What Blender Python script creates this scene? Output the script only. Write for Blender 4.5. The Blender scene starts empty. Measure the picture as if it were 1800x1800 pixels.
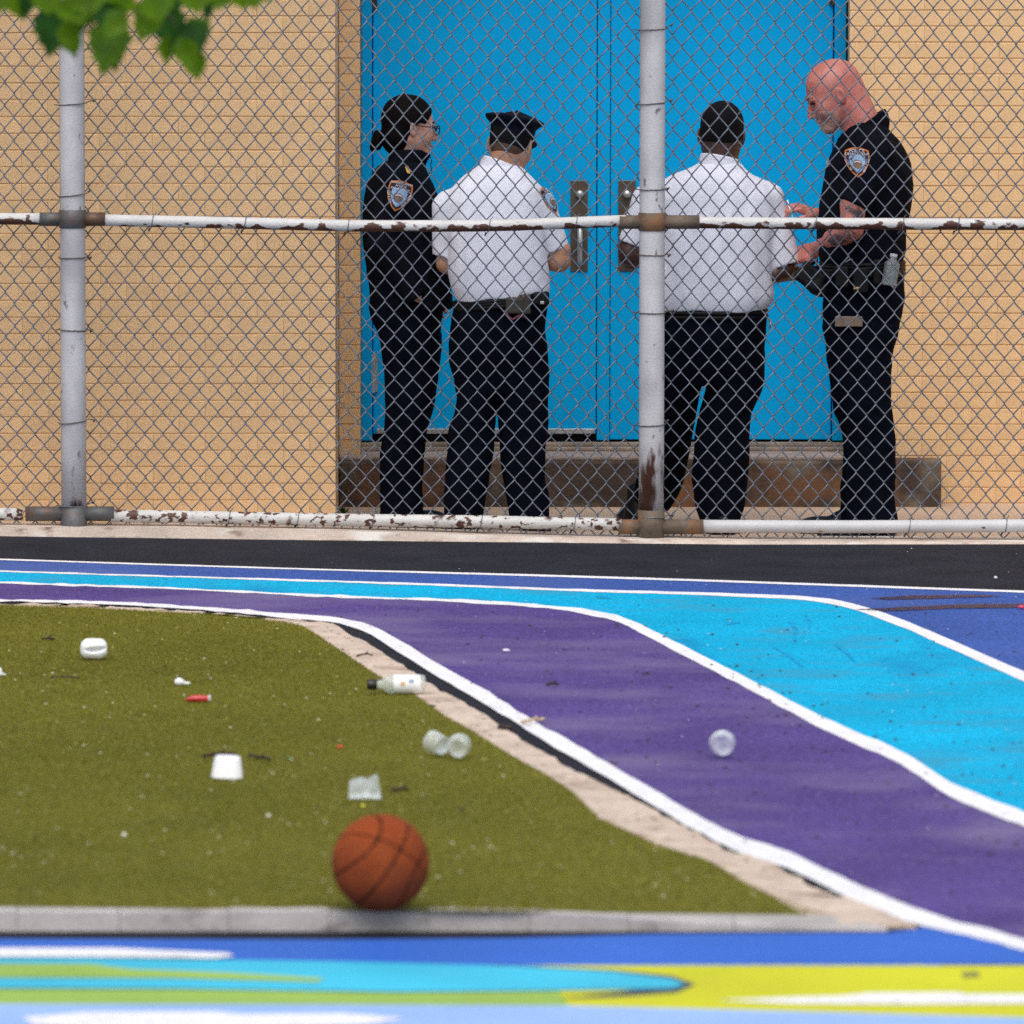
import bpy, bmesh, math, random
import numpy as np
from mathutils import Vector, Matrix, Euler
from mathutils.bvhtree import BVHTree

random.seed(7)
rng = np.random.default_rng(11)
scene = bpy.context.scene
C = scene.collection

# ------------------------------------------------------------------ camera
FPX = 11830.0          # focal length in pixels of the 1800 px photograph
PX0, PY0 = 700.0, 900.0
HC = 2.49
TH = math.atan((900 + 188) / FPX)
cd = bpy.data.cameras.new('camera')
cam = bpy.data.objects.new('camera', cd)
C.objects.link(cam)
cam.location = (0, 0, HC)
cam.rotation_euler = (math.pi / 2 - TH, 0, 0)
cd.sensor_width = 36
cd.lens = FPX / 1800 * 36
cd.shift_x = (900 - PX0) / 1800     # the photograph is a crop
cd.clip_end = 2000
cd.dof.use_dof = True
cd.dof.focus_distance = 26.0
cd.dof.aperture_fstop = 4.9
scene.camera = cam

# ------------------------------------------------------------------ sky, sun, exposure (overcast)
SUN_EL, SUN_AZ = math.radians(58), math.radians(186)   # azimuth clockwise from +Y
world = bpy.data.worlds.new('World')
scene.world = world
world.use_nodes = True
wn, wl = world.node_tree.nodes, world.node_tree.links
wn.clear()
sky = wn.new('ShaderNodeTexSky')
sky.sky_type = 'NISHITA'
sky.sun_disc = False
sky.sun_elevation = SUN_EL
sky.sun_rotation = SUN_AZ
sky.air_density = 1.0
sky.dust_density = 3.0
hs = wn.new('ShaderNodeHueSaturation')
hs.inputs['Saturation'].default_value = 0.55
bg = wn.new('ShaderNodeBackground')
bg.inputs['Strength'].default_value = 0.145
wo = wn.new('ShaderNodeOutputWorld')
wl.new(sky.outputs[0], hs.inputs['Color'])
wl.new(hs.outputs[0], bg.inputs['Color'])
wl.new(bg.outputs[0], wo.inputs['Surface'])
sd = bpy.data.lights.new('sun', 'SUN')
sd.energy = 1.25
sd.angle = math.radians(60)
sd.color = (1.0, 0.96, 0.9)
sun = bpy.data.objects.new('sun', sd)
C.objects.link(sun)
sdir = Vector((math.sin(SUN_AZ) * math.cos(SUN_EL), math.cos(SUN_AZ) * math.cos(SUN_EL), math.sin(SUN_EL)))
sun.rotation_euler = sdir.to_track_quat('Z', 'Y').to_euler()
sun.location = (0, 0, 20)
scene.view_settings.view_transform = 'Standard'
scene.view_settings.look = 'None'
scene.view_settings.exposure = 0.40
scene.view_settings.gamma = 1.0
scene.cycles.use_denoising = False
scene.cycles.max_bounces = 6
scene.cycles.transparent_max_bounces = 12

# ------------------------------------------------------------------ pixel <-> world
CT, ST = math.cos(TH), math.sin(TH)

def ray(px, py):
    xc, yc = (px - PX0) / FPX, -(py - PY0) / FPX
    return (xc, CT + yc * ST, -ST + yc * CT)

def atY(px, py, Y):
    d = ray(px, py)
    t = Y / d[1]
    return Vector((d[0] * t, Y, HC + d[2] * t))

def gnd(px, py, z=0.0):
    d = ray(px, py)
    t = (z - HC) / d[2]
    return Vector((d[0] * t, d[1] * t, z))

# ------------------------------------------------------------------ materials
MATS = {}

def lin(c):
    return tuple(((v / 255) / 12.92 if v / 255 <= 0.04045 else ((v / 255 + 0.055) / 1.055) ** 2.4) for v in c)

def mat(name, col, rough=0.7, vary=0.15, scale=6.0, fine=0.0, fscale=250.0, bump=0.0, bscale=80.0,
        spec=0.5, metal=0.0, layers=(), sheen=0.0, coat=0.0):
    """layers: (colour, noise scale, threshold, softness, stretch xyz, bias axis or None, bias lo, bias hi)"""
    if name in MATS:
        return MATS[name]
    m = bpy.data.materials.new(name)
    m.use_nodes = True
    n, l = m.node_tree.nodes, m.node_tree.links
    b = n['Principled BSDF']
    tc = n.new('ShaderNodeTexCoord')
    base = n.new('ShaderNodeRGB')
    base.outputs[0].default_value = (*col, 1)
    cur = base.outputs[0]

    def noise(sc, stretch=(1, 1, 1), detail=4, off=0.0):
        mp = n.new('ShaderNodeMapping')
        mp.inputs['Scale'].default_value = stretch
        mp.inputs['Location'].default_value = (off, off * 1.7, off * 0.6)
        l.new(tc.outputs['Object'], mp.inputs[0])
        t = n.new('ShaderNodeTexNoise')
        t.inputs['Scale'].default_value = sc
        t.inputs['Detail'].default_value = detail
        l.new(mp.outputs[0], t.inputs['Vector'])
        return t.outputs['Fac']

    def scale_by(cur, fac, lo, hi, amt):
        mr = n.new('ShaderNodeMapRange')
        mr.inputs['From Min'].default_value = lo
        mr.inputs['From Max'].default_value = hi
        mr.inputs['To Min'].default_value = 1 - amt
        mr.inputs['To Max'].default_value = 1 + amt
        l.new(fac, mr.inputs['Value'])
        mx = n.new('ShaderNodeVectorMath')
        mx.operation = 'SCALE'
        l.new(cur, mx.inputs[0])
        l.new(mr.outputs[0], mx.inputs['Scale'])
        return mx.outputs[0]

    if vary:
        cur = scale_by(cur, noise(scale), 0.3, 0.7, vary)
    if fine:
        cur = scale_by(cur, noise(fscale, detail=2, off=3.1), 0.3, 0.7, fine)
    k = 0
    for (lc, ls, th, soft, stretch, axis, blo, bhi) in layers:
        k += 1
        f = noise(ls, stretch, 5, 7.3 * k)
        if axis is not None:
            sx = n.new('ShaderNodeSeparateXYZ')
            l.new(tc.outputs['Object'], sx.inputs[0])
            mr = n.new('ShaderNodeMapRange')
            mr.inputs['From Min'].default_value = blo
            mr.inputs['From Max'].default_value = bhi
            mr.inputs['To Min'].default_value = 0.28
            mr.inputs['To Max'].default_value = -0.28
            l.new(sx.outputs[axis], mr.inputs['Value'])
            ad = n.new('ShaderNodeMath')
            ad.operation = 'ADD'
            l.new(f, ad.inputs[0])
            l.new(mr.outputs[0], ad.inputs[1])
            f = ad.outputs[0]
        mr = n.new('ShaderNodeMapRange')
        mr.inputs['From Min'].default_value = th - soft
        mr.inputs['From Max'].default_value = th + soft
        l.new(f, mr.inputs['Value'])
        mx = n.new('ShaderNodeMix')
        mx.data_type = 'RGBA'
        mx.inputs['B'].default_value = (*lc, 1)
        mi = [i for i in mx.inputs if i.type == 'RGBA']
        mi[1].default_value = (*lc, 1)
        l.new(mr.outputs[0], mx.inputs[0])
        l.new(cur, mi[0])
        cur = [o for o in mx.outputs if o.type == 'RGBA'][0]
    l.new(cur, b.inputs['Base Color'])
    b.inputs['Roughness'].default_value = rough
    b.inputs['Specular IOR Level'].default_value = spec
    b.inputs['Metallic'].default_value = metal
    if sheen:
        b.inputs['Sheen Weight'].default_value = sheen
    if coat:
        b.inputs['Coat Weight'].default_value = coat
        b.inputs['Coat Roughness'].default_value = 0.25
    if bump:
        bp = n.new('ShaderNodeBump')
        bp.inputs['Strength'].default_value = min(1.0, bump)
        bp.inputs['Distance'].default_value = 0.004
        l.new(noise(bscale, detail=5, off=1.3), bp.inputs['Height'])
        l.new(bp.outputs[0], b.inputs['Normal'])
    MATS[name] = m
    return m

def clear_mat(name, col=(0.93, 0.96, 0.95), alpha=0.35, rough=0.25):
    m = bpy.data.materials.new(name)
    m.use_nodes = True
    n, l = m.node_tree.nodes, m.node_tree.links
    b = n['Principled BSDF']
    b.inputs['Base Color'].default_value = (*col, 1)
    b.inputs['Roughness'].default_value = rough
    tc = n.new('ShaderNodeTexCoord')
    t = n.new('ShaderNodeTexNoise')
    t.inputs['Scale'].default_value = 45
    l.new(tc.outputs['Object'], t.inputs['Vector'])
    mr = n.new('ShaderNodeMapRange')
    mr.inputs['From Min'].default_value = 0.3
    mr.inputs['From Max'].default_value = 0.7
    mr.inputs['To Min'].default_value = alpha * 0.6
    mr.inputs['To Max'].default_value = min(1, alpha * 1.6)
    l.new(t.outputs['Fac'], mr.inputs['Value'])
    l.new(mr.outputs[0], b.inputs['Alpha'])
    MATS[name] = m
    return m

RUST = (0.075, 0.028, 0.018)
RUSTO = (0.22, 0.09, 0.035)
M = dict(
    brick=mat('painted_brick', (0.71, 0.46, 0.235), 0.65, 0.07, 9, 0.10, 300, 0.35, 160,
              layers=(((0.36, 0.22, 0.10), 5, 0.70, 0.08, (1, 1, 0.6), None, 0, 0),
                      ((0.62, 0.42, 0.24), 3, 0.64, 0.10, (1, 1, 2), None, 0, 0))),
    mortar=mat('painted_mortar', (0.68, 0.44, 0.22), 0.75, 0.10, 10, 0.1),
    door=mat('door_paint', (0.0, 0.33, 0.70), 0.55, 0.05, 2.5, 0.07, 350, 0.12, 120, spec=0.10),
    frame=mat('frame_paint', (0.0, 0.29, 0.64), 0.55, 0.08, 4, 0.07, 350, 0.15, 120, spec=0.10),
    plate=mat('bronze_plate', (0.115, 0.085, 0.06), 0.38, 0.2, 20, 0.1, metal=0.5),
    steel=mat('worn_steel', (0.42, 0.42, 0.42), 0.35, 0.25, 15, 0.1, metal=0.6),
    dark=mat('dark_gap', (0.02, 0.018, 0.02), 0.7, 0.2),
    sill=mat('threshold_metal', (0.24, 0.19, 0.145), 0.5, 0.3, 12, 0.1),
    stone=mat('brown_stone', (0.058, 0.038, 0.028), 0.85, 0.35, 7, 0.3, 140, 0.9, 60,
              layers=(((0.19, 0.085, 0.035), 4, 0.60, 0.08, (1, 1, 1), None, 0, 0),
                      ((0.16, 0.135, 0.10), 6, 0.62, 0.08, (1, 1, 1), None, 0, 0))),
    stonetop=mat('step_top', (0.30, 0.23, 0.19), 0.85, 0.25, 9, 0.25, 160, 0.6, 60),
    walk=mat('walk_concrete', (0.52, 0.375, 0.265), 0.85, 0.12, 3, 0.14, 200, 0.4, 90),
    kerb=mat('kerb_concrete', (0.50, 0.41, 0.345), 0.85, 0.2, 6, 0.15, 180, 0.5, 70,
             layers=(((0.20, 0.13, 0.10), 9, 0.64, 0.06, (1, 3, 3), None, 0, 0),
                     ((0.66, 0.62, 0.57), 5, 0.60, 0.05, (0.7, 2, 2), None, 0, 0))),
    kerbgrey=mat('kerb_grey', (0.40, 0.375, 0.36), 0.85, 0.2, 5, 0.12, 120, 0.5, 70,
                 layers=(((0.22, 0.19, 0.18), 8, 0.68, 0.06, (1, 2, 2), None, 0, 0),)),
    edging=mat('edging_concrete', (0.56, 0.445, 0.355), 0.85, 0.15, 7, 0.2, 140, 0.5, 70,
               layers=(((0.10, 0.07, 0.05), 45, 0.66, 0.03, (1, 0.6, 1), None, 0, 0),
                       ((0.36, 0.25, 0.18), 6, 0.63, 0.08, (1, 1, 1), None, 0, 0))),
    asphalt=mat('asphalt', (0.020, 0.021, 0.029), 0.9, 0.22, 4, 0.5, 190, 0.8, 150, spec=0.12,
                layers=(((0.09, 0.085, 0.09), 160, 0.72, 0.03, (1, 1, 1), None, 0, 0),)),
    purple=mat('purple_paint', (0.083, 0.055, 0.205), 0.75, 0.16, 1.6, 0.42, 85, 0.5, 160, spec=0.1,
               layers=(((0.16, 0.13, 0.26), 2.6, 0.60, 0.14, (0.6, 0.8, 1), None, 0, 0),
                       ((0.22, 0.19, 0.30), 60, 0.70, 0.04, (1, 0.5, 1), None, 0, 0),
                       ((0.035, 0.02, 0.07), 28, 0.74, 0.02, (1, 0.5, 1), None, 0, 0))),
    cyan=mat('cyan_paint', (0.002, 0.365, 0.61), 0.75, 0.12, 1.6, 0.28, 85, 0.5, 160, spec=0.08,
             layers=(((0.005, 0.20, 0.42), 2.2, 0.66, 0.08, (1, 0.35, 1), None, 0, 0),
                     ((0.03, 0.30, 0.48), 7, 0.60, 0.08, (0.5, 0.8, 1), None, 0, 0),
                     ((0.01, 0.09, 0.17), 24, 0.72, 0.02, (1, 0.5, 1), None, 0, 0))),
    blue=mat('blue_paint', (0.042, 0.092, 0.32), 0.75, 0.14, 1.6, 0.38, 85, 0.5, 160, spec=0.1,
             layers=(((0.09, 0.13, 0.32), 1.1, 0.62, 0.10, (0.5, 1, 1), None, 0, 0),)),
    white=mat('line_paint', (0.78, 0.77, 0.78), 0.7, 0.07, 5, 0.12, 90, 0.3, 160,
              layers=(((0.34, 0.33, 0.36), 34, 0.665, 0.03, (1, 1, 1), None, 0, 0),)),
    bluenear=mat('bright_blue_paint', (0.035, 0.13, 0.52), 0.6, 0.1, 1.6, 0.2, 150, spec=0.12),
    cyannear=mat('turquoise_paint', (0.05, 0.47, 0.66), 0.6, 0.12, 1.6, 0.15, 150, spec=0.12),
    green=mat('lime_paint', (0.30, 0.46, 0.09), 0.6, 0.1, 2, 0.15, 150, spec=0.12),
    yellow=mat('yellow_paint', (0.56, 0.56, 0.02), 0.6, 0.1, 2, 0.15, 150, spec=0.12),
    pale=mat('pale_blue_paint', (0.30, 0.46, 0.82), 0.6, 0.1, 2, 0.15, 150, spec=0.12),
    outline=mat('outline_paint', (0.04, 0.05, 0.08), 0.6, 0.1, 2),
    turfbase=mat('turf_backing', (0.155, 0.148, 0.022), 0.9, 0.2, 3, 0.3, 120),
    blade=mat('turf_blade', (0.222, 0.212, 0.030), 0.75, 0.11, 0.9, 0.08, 40, spec=0.1),
    wet=mat('wet_stain', (0.030, 0.012, 0.03), 0.35, 0.3, 6, 0.2),
    postw=mat('post_paint', (0.49, 0.48, 0.495), 0.5, 0.10, 7, 0.10, 260, 0.3, 120, spec=0.4,
              layers=((RUST, 7, 0.71, 0.02, (1, 1, 0.35), 2, -0.15, 1.3),
                      ((0.34, 0.33, 0.35), 5, 0.55, 0.08, (1, 1, 0.5), None, 0, 0),
                      ((0.17, 0.16, 0.17), 26, 0.675, 0.03, (1, 1, 0.6), None, 0, 0))),
    railw=mat('rail_paint', (0.53, 0.52, 0.51), 0.5, 0.08, 9, 0.08, 260, 0.5, 120, spec=0.4,
              layers=((RUST, 26, 0.475, 0.02, (0.6, 1, 1), 2, -0.034, 0.030),
                      (RUSTO, 6, 0.70, 0.03, (1, 1, 1), None, 0, 0))),
    raill=mat('low_rail_paint', (0.53, 0.52, 0.50), 0.5, 0.08, 9, 0.08, 260, 0.5, 120, spec=0.4,
              layers=((RUST, 40, 0.565, 0.02, (0.8, 1, 1), None, 0, 0),
                      (RUST, 9, 0.62, 0.03, (1, 1, 1), None, 0, 0))),
    railg=mat('grey_rail_paint', (0.50, 0.50, 0.51), 0.45, 0.08, 9, 0.08, 260, 0.3, 120, spec=0.4,
              layers=((RUSTO, 6, 0.69, 0.025, (1, 1, 1), None, 0, 0),
                      (RUST, 26, 0.72, 0.02, (1, 1, 1), None, 0, 0))),
    fitting=mat('galvanised_fitting', (0.105, 0.105, 0.108), 0.55, 0.25, 12, 0.15, 200, 0.4, 90, metal=0.3,
                layers=(((0.11, 0.06, 0.035), 9, 0.62, 0.08, (1, 1, 1), None, 0, 0),)),
    fitrust=mat('rusty_fitting', (0.115, 0.085, 0.06), 0.7, 0.25, 12, 0.15, 200, 0.5, 90,
                layers=(((0.21, 0.10, 0.042), 8, 0.58, 0.06, (1, 1, 1), None, 0, 0),
                        ((0.05, 0.035, 0.03), 8, 0.62, 0.06, (1, 1, 1), None, 0, 0))),
    wire=mat('galvanised_wire', (0.092, 0.110, 0.145), 0.34, 0.3, 30, 0.1, metal=0.0, spec=0.9),
    tie=mat('tie_wire', (0.10, 0.085, 0.08), 0.6, 0.3, 30, metal=0.2),
    navy=mat('navy_cloth', (0.0042, 0.0048, 0.0085), 0.9, 0.25, 8, 0.25, 260, 0.35, 220, spec=0.06),
    trouser=mat('dark_trouser_cloth', (0.0026, 0.0034, 0.0082), 0.9, 0.25, 6, 0.25, 260, 0.35, 200, spec=0.05),
    shirt=mat('white_shirt_cloth', (0.73, 0.735, 0.83), 0.8, 0.04, 6, 0.05, 320, 0.12, 40, spec=0.1),
    leather=mat('black_leather', (0.005, 0.005, 0.006), 0.55, 0.2, 20, 0.1, spec=0.2),
    cap=mat('cap_cloth', (0.0045, 0.006, 0.014), 0.8, 0.2, 9, 0.2, 260, 0.2, 200, spec=0.12),
    hairbrown=mat('dark_brown_hair', (0.0042, 0.0026, 0.003), 0.7, 0.35, 14, 0.4, 180, 0.6, 90, spec=0.06),
    hairblack=mat('cropped_black_hair', (0.0045, 0.004, 0.006), 0.8, 0.3, 20, 0.4, 300, 0.6, 200, spec=0.12),
    fade=mat('short_hair_stubble', (0.085, 0.048, 0.032), 0.75, 0.25, 20, 0.5, 420, 0.4, 300, spec=0.2),
    beard=mat('grey_beard', (0.46, 0.25, 0.205), 0.8, 0.2, 40, 0.4, 420, 0.8, 260, spec=0.2),
    skin_a=mat('skin_a', (0.47, 0.245, 0.18), 0.5, 0.12, 22, 0.1, 260, 0.2, 160),
    skin_b=mat('skin_b', (0.44, 0.225, 0.135), 0.5, 0.12, 22, 0.12, 260, 0.2, 160),
    skin_c=mat('skin_c', (0.060, 0.026, 0.018), 0.45, 0.2, 22, 0.15, 260, 0.2, 160),
    skin_d=mat('skin_d', (0.53, 0.165, 0.13), 0.45, 0.18, 22, 0.2, 240, 0.35, 200,
               layers=(((0.54, 0.22, 0.175), 11, 0.58, 0.16, (1, 1, 1), None, 0, 0),)),
    inked=mat('tattoo_ink', (0.19, 0.085, 0.075), 0.5, 0.3, 20, 0.15, 260,
              layers=(((0.06, 0.045, 0.05), 28, 0.54, 0.05, (1, 1, 1), None, 0, 0),)),
    orange=mat('orange_stitch', (0.55, 0.16, 0.02), 0.7, 0.1, 40),
    patchblue=mat('patch_blue', (0.27, 0.42, 0.62), 0.7, 0.12, 60),
    patchnavy=mat('patch_navy', (0.02, 0.012, 0.03), 0.8, 0.1),
    patchwhite=mat('patch_white', (0.72, 0.70, 0.76), 0.7, 0.05),
    seal=mat('patch_brown', (0.20, 0.12, 0.085), 0.7, 0.3, 120),
    gold=mat('gold_pin', (0.85, 0.47, 0.10), 0.35, 0.1, metal=0.3),
    tag=mat('brown_tag', (0.19, 0.125, 0.085), 0.6, 0.15, 20),
    yellowtag=mat('yellow_tag', (0.75, 0.45, 0.03), 0.6, 0.1),
    pink=mat('pink_cord', (0.13, 0.03, 0.05), 0.6, 0.2),
    khaki=mat('khaki_pouch', (0.035, 0.030, 0.022), 0.7, 0.3, 30),
    ball=mat('basketball_rubber', (0.25, 0.050, 0.012), 0.8, 0.25, 9, 0.2, 220, 0.6, 400, spec=0.15,
             layers=(((0.13, 0.033, 0.016), 7, 0.60, 0.12, (1, 1, 1), None, 0, 0),)),
    seam=mat('basketball_seam', (0.014, 0.006, 0.006), 0.8, 0.1, spec=0.1),
    foam=mat('white_foam', (0.84, 0.84, 0.84), 0.55, 0.04, 20, 0.04, 300),
    foamin=mat('foam_hollow', (0.74, 0.73, 0.74), 0.7, 0.1, 40),
    red=mat('red_plastic', (0.50, 0.012, 0.015), 0.3, 0.25, 40, coat=0.5),
    black=mat('black_plastic', (0.012, 0.012, 0.012), 0.35, 0.1),
    label=mat('white_label', (0.80, 0.80, 0.80), 0.5, 0.04, 30),
    lblue=mat('label_print_blue', (0.20, 0.28, 0.42), 0.5, 0.1),
    lgold=mat('label_print_gold', (0.55, 0.40, 0.16), 0.5, 0.1),
    twig=mat('dead_twig', (0.035, 0.020, 0.014), 0.85, 0.3, 60),
    straw=mat('pale_twig', (0.55, 0.40, 0.26), 0.8, 0.2, 60),
    bark=mat('tree_bark', (0.07, 0.052, 0.04), 0.9, 0.35, 12, 0.3, 90, 0.9, 40),
    leaf=mat('leaf_green', (0.14, 0.26, 0.004), 0.45, 0.3, 25, 0.15, 150),
    leafdark=mat('leaf_dark_green', (0.030, 0.105, 0.010), 0.45, 0.3, 25, 0.15, 150),
    weed=mat('weed_green', (0.06, 0.12, 0.02), 0.6, 0.2, 60),
    lens=mat('spectacle_frame', (0.012, 0.011, 0.013), 0.3, 0.1),
)
M['clear'] = clear_mat('clear_plastic', (0.80, 0.86, 0.86), 0.42, 0.22)
M['clear2'] = clear_mat('cloudy_plastic', (0.72, 0.78, 0.80), 0.42, 0.2)
M['wet'] = clear_mat('wet_stain_film', (0.035, 0.012, 0.03), 0.62, 0.4)
M['glass'] = clear_mat('bottle_glass', (0.70, 0.76, 0.70), 0.38, 0.08)
# bricks differ a little in tone
for k in ('brick',):
    n_, l_ = M[k].node_tree.nodes, M[k].node_tree.links
    pb = n_['Principled BSDF']
    src = pb.inputs['Base Color'].links[0].from_socket
    oi = n_.new('ShaderNodeObjectInfo')
    mr = n_.new('ShaderNodeMapRange')
    mr.inputs['To Min'].default_value = 0.97; mr.inputs['To Max'].default_value = 1.03
    l_.new(oi.outputs['Random'], mr.inputs['Value'])
    vm = n_.new('ShaderNodeVectorMath'); vm.operation = 'SCALE'
    l_.new(src, vm.inputs[0]); l_.new(mr.outputs[0], vm.inputs['Scale'])
    l_.new(vm.outputs[0], pb.inputs['Base Color'])
# leaves let some light through
for k in ('leaf', 'leafdark', 'blade'):
    m_ = M[k]
    n_, l_ = m_.node_tree.nodes, m_.node_tree.links
    pb = n_['Principled BSDF']
    tr = n_.new('ShaderNodeBsdfTranslucent')
    src = pb.inputs['Base Color'].links[0].from_socket
    l_.new(src, tr.inputs['Color'])
    mx_ = n_.new('ShaderNodeMixShader')
    mx_.inputs[0].default_value = 0.5 if k != 'blade' else 0.3
    l_.new(pb.outputs[0], mx_.inputs[1])
    l_.new(tr.outputs[0], mx_.inputs[2])
    l_.new(mx_.outputs[0], n_['Material Output'].inputs['Surface'])

# ------------------------------------------------------------------ object helpers
def obj(name, mesh, parent=None, loc=None):
    o = bpy.data.objects.new(name, mesh)
    C.objects.link(o)
    if parent is not None:
        o.parent = parent
    if loc is not None:
        o.location = loc
    return o

def tag(o, label=None, cat=None, group=None, kind=None):
    if label: o['label'] = label
    if cat: o['category'] = cat
    if group: o['group'] = group
    if kind: o['kind'] = kind
    return o

def empty(name, loc, label, cat, group=None):
    o = bpy.data.objects.new(name, None)
    C.objects.link(o)
    o.location = loc
    o.empty_display_size = 0.1
    return tag(o, label, cat, group)

def pymesh(name, verts, faces, m, smooth=False, org=None):
    v = np.asarray(verts, dtype=np.float64).reshape(-1, 3)
    if org is not None:
        v = v - np.asarray(org)
    me = bpy.data.meshes.new(name)
    me.from_pydata(v.tolist(), [], [list(map(int, f)) for f in faces])
    me.materials.append(m)
    if smooth:
        me.polygons.foreach_set('use_smooth', [True] * len(me.polygons))
    me.update()
    return me

class MB:
    """collects simple shapes into one mesh"""
    def __init__(self):
        self.v, self.f = [], []
    def add(self, verts, faces):
        o = len(self.v)
        self.v += [tuple(p) for p in verts]
        self.f += [tuple(i + o for i in f) for f in faces]
        return self
    def box(self, x0, x1, y0, y1, z0, z1, ch=0.0):
        if ch <= 0:
            V = [(x, y, z) for z in (z0, z1) for y in (y0, y1) for x in (x0, x1)]
            F = [(0, 2, 3, 1), (4, 5, 7, 6), (0, 1, 5, 4), (2, 6, 7, 3), (0, 4, 6, 2), (1, 3, 7, 5)]
            return self.add(V, F)
        bm = bmesh.new()
        bmesh.ops.create_cube(bm, size=1.0)
        for v in bm.verts:
            v.co = Vector(((x0 + x1) / 2 + v.co.x * (x1 - x0), (y0 + y1) / 2 + v.co.y * (y1 - y0), (z0 + z1) / 2 + v.co.z * (z1 - z0)))
        bmesh.ops.bevel(bm, geom=list(bm.edges), offset=ch, segments=2, affect='EDGES', profile=0.5)
        bm.verts.index_update()
        self.add([v.co[:] for v in bm.verts], [[v.index for v in f.verts] for f in bm.faces])
        bm.free()
        return self
    def tube(self, pts, r, n=8, caps=True, closed=False):
        pts = [Vector(p) for p in pts]
        rs = r if isinstance(r, (list, tuple)) else [r] * len(pts)
        N = len(pts)
        o = len(self.v)
        ref = Vector((0, 0, 1))
        prev = None
        for i, p in enumerate(pts):
            if closed:
                t = pts[(i + 1) % N] - pts[i - 1]
            else:
                t = pts[min(i + 1, N - 1)] - pts[max(i - 1, 0)]
            t.normalize()
            if prev is None:
                a = t.cross(ref)
                if a.length < 1e-3:
                    a = t.cross(Vector((1, 0, 0)))
            else:
                a = prev - t * prev.dot(t)
            a.normalize()
            prev = a
            b = t.cross(a)
            for k in range(n):
                an = 2 * math.pi * k / n
                self.v.append(tuple(p + (a * math.cos(an) + b * math.sin(an)) * rs[i]))
        for i in range(N if closed else N - 1):
            j = (i + 1) % N
            for k in range(n):
                k2 = (k + 1) % n
                self.f.append((o + i * n + k, o + j * n + k, o + j * n + k2, o + i * n + k2))
        if caps and not closed:
            self.f.append(tuple(o + k for k in range(n)))
            self.f.append(tuple(o + (N - 1) * n + k for k in reversed(range(n))))
        return self
    def lathe(self, prof, n=24, M4=None):
        """prof: list of (r, h) about local z"""
        o = len(self.v)
        M4 = M4 or Matrix()
        for (r, h) in prof:
            for k in range(n):
                a = 2 * math.pi * k / n
                self.v.append(tuple(M4 @ Vector((r * math.cos(a), r * math.sin(a), h))))
        for i in range(len(prof) - 1):
            for k in range(n):
                k2 = (k + 1) % n
                self.f.append((o + i * n + k, o + i * n + k2, o + (i + 1) * n + k2, o + (i + 1) * n + k))
        return self
    def build(self, name, m, parent=None, smooth=False, org=None, loc=None):
        if parent is not None and org is None:
            org = parent.matrix_basis.translation
        me = pymesh(name, self.v, self.f, m, smooth, org)
        return obj(name, me, parent, loc)

def child_org(parent):
    return np.array(parent.location if parent.parent is None else (parent.location + parent.parent.location))

# ------------------------------------------------------------------ the ground
def zn(X):      # the near side of the court lies a little lower at the left
    t = min(1, max(0, (X - 0.136) / 1.07))
    return -0.045 * (1 - t * t * (3 - 2 * t))

def gndn(px, py, dz=0.0):
    X = (px - PX0) / FPX * 16.3
    p = gnd(px, py, zn(X) + dz)
    for _ in range(3):
        p = gnd(px, py, zn(p.x) + dz)
    return p

def kerb_front(X):
    z = zn(X)
    return gnd(900, 1637, z).y

def polysheet(name, pts, m, sub=None):
    """flat painted sheet from a list of world points (triangulated)"""
    bm = bmesh.new()
    vs = [bm.verts.new(p) for p in pts]
    f = bm.faces.new(vs)
    bmesh.ops.triangulate(bm, faces=[f])
    bmesh.ops.recalc_face_normals(bm, faces=bm.faces)
    if sum(f.normal.z for f in bm.faces) < 0:
        bmesh.ops.reverse_faces(bm, faces=bm.faces)
    me = bpy.data.meshes.new(name)
    bm.to_mesh(me)
    bm.free()
    me.materials.append(m)
    return obj(name, me)

g = MB()
g.add([(-400, -60, -0.12), (400, -60, -0.12), (400, 700, -0.12), (-400, 700, -0.12)], [(0, 1, 2, 3)])
tag(g.build('ground', M['asphalt']), kind='structure')

YF, YK0 = 25.82, 25.66
KROW = ([-900, 0, 600, 1060, 1300, 1800, 2350], [940, 942, 950, 955, 957.5, 957, 957])
def rise(X):    # the asphalt climbs a little towards the fence at the left
    p = PX0 + X / YK0 * FPX
    return max(0.0, atY(p, np.interp(p, *KROW), YK0).z)
# the court surface: one asphalt sheet with the slight step in front of the turf kerb
xs = np.concatenate([np.linspace(-14, -3, 12), np.linspace(-2.8, 2.8, 113), np.linspace(3.5, 14, 12)])
verts, faces = [], []
for X in xs:
    yk = kerb_front(X) + 0.02
    for (Y, far) in ((-3, 0), (8, 0), (13, 0), (15, 0), (yk, 0), (yk + 0.012, 1), (18, 1), (20, 1), (25.2, 1), (YK0 + 0.03, 2)):
        verts.append((X, Y, rise(X) + 0.001 if far == 2 else (0.0 if far else zn(X))))
for i in range(len(xs) - 1):
    for j in range(9):
        a = i * 10 + j
        faces.append((a, a + 10, a + 11, a + 1))
court = obj('court', pymesh('court', verts, faces, M['asphalt']))
tag(court, kind='structure')

def resample(pts, n):
    pts = np.array(pts, float)
    d = np.concatenate([[0], np.cumsum(np.hypot(*np.diff(pts[:, :2], axis=0).T))])
    t = np.linspace(0, d[-1], n)
    return np.stack([np.interp(t, d, pts[:, k]) for k in range(pts.shape[1])], 1)

def smooth_line(pts, n=70, passes=3):
    q = resample(pts, n)
    for _ in range(passes):
        r = q.copy()
        r[1:-1] = 0.25 * q[:-2] + 0.5 * q[1:-1] + 0.25 * q[2:]
        q = r
    return q

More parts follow.
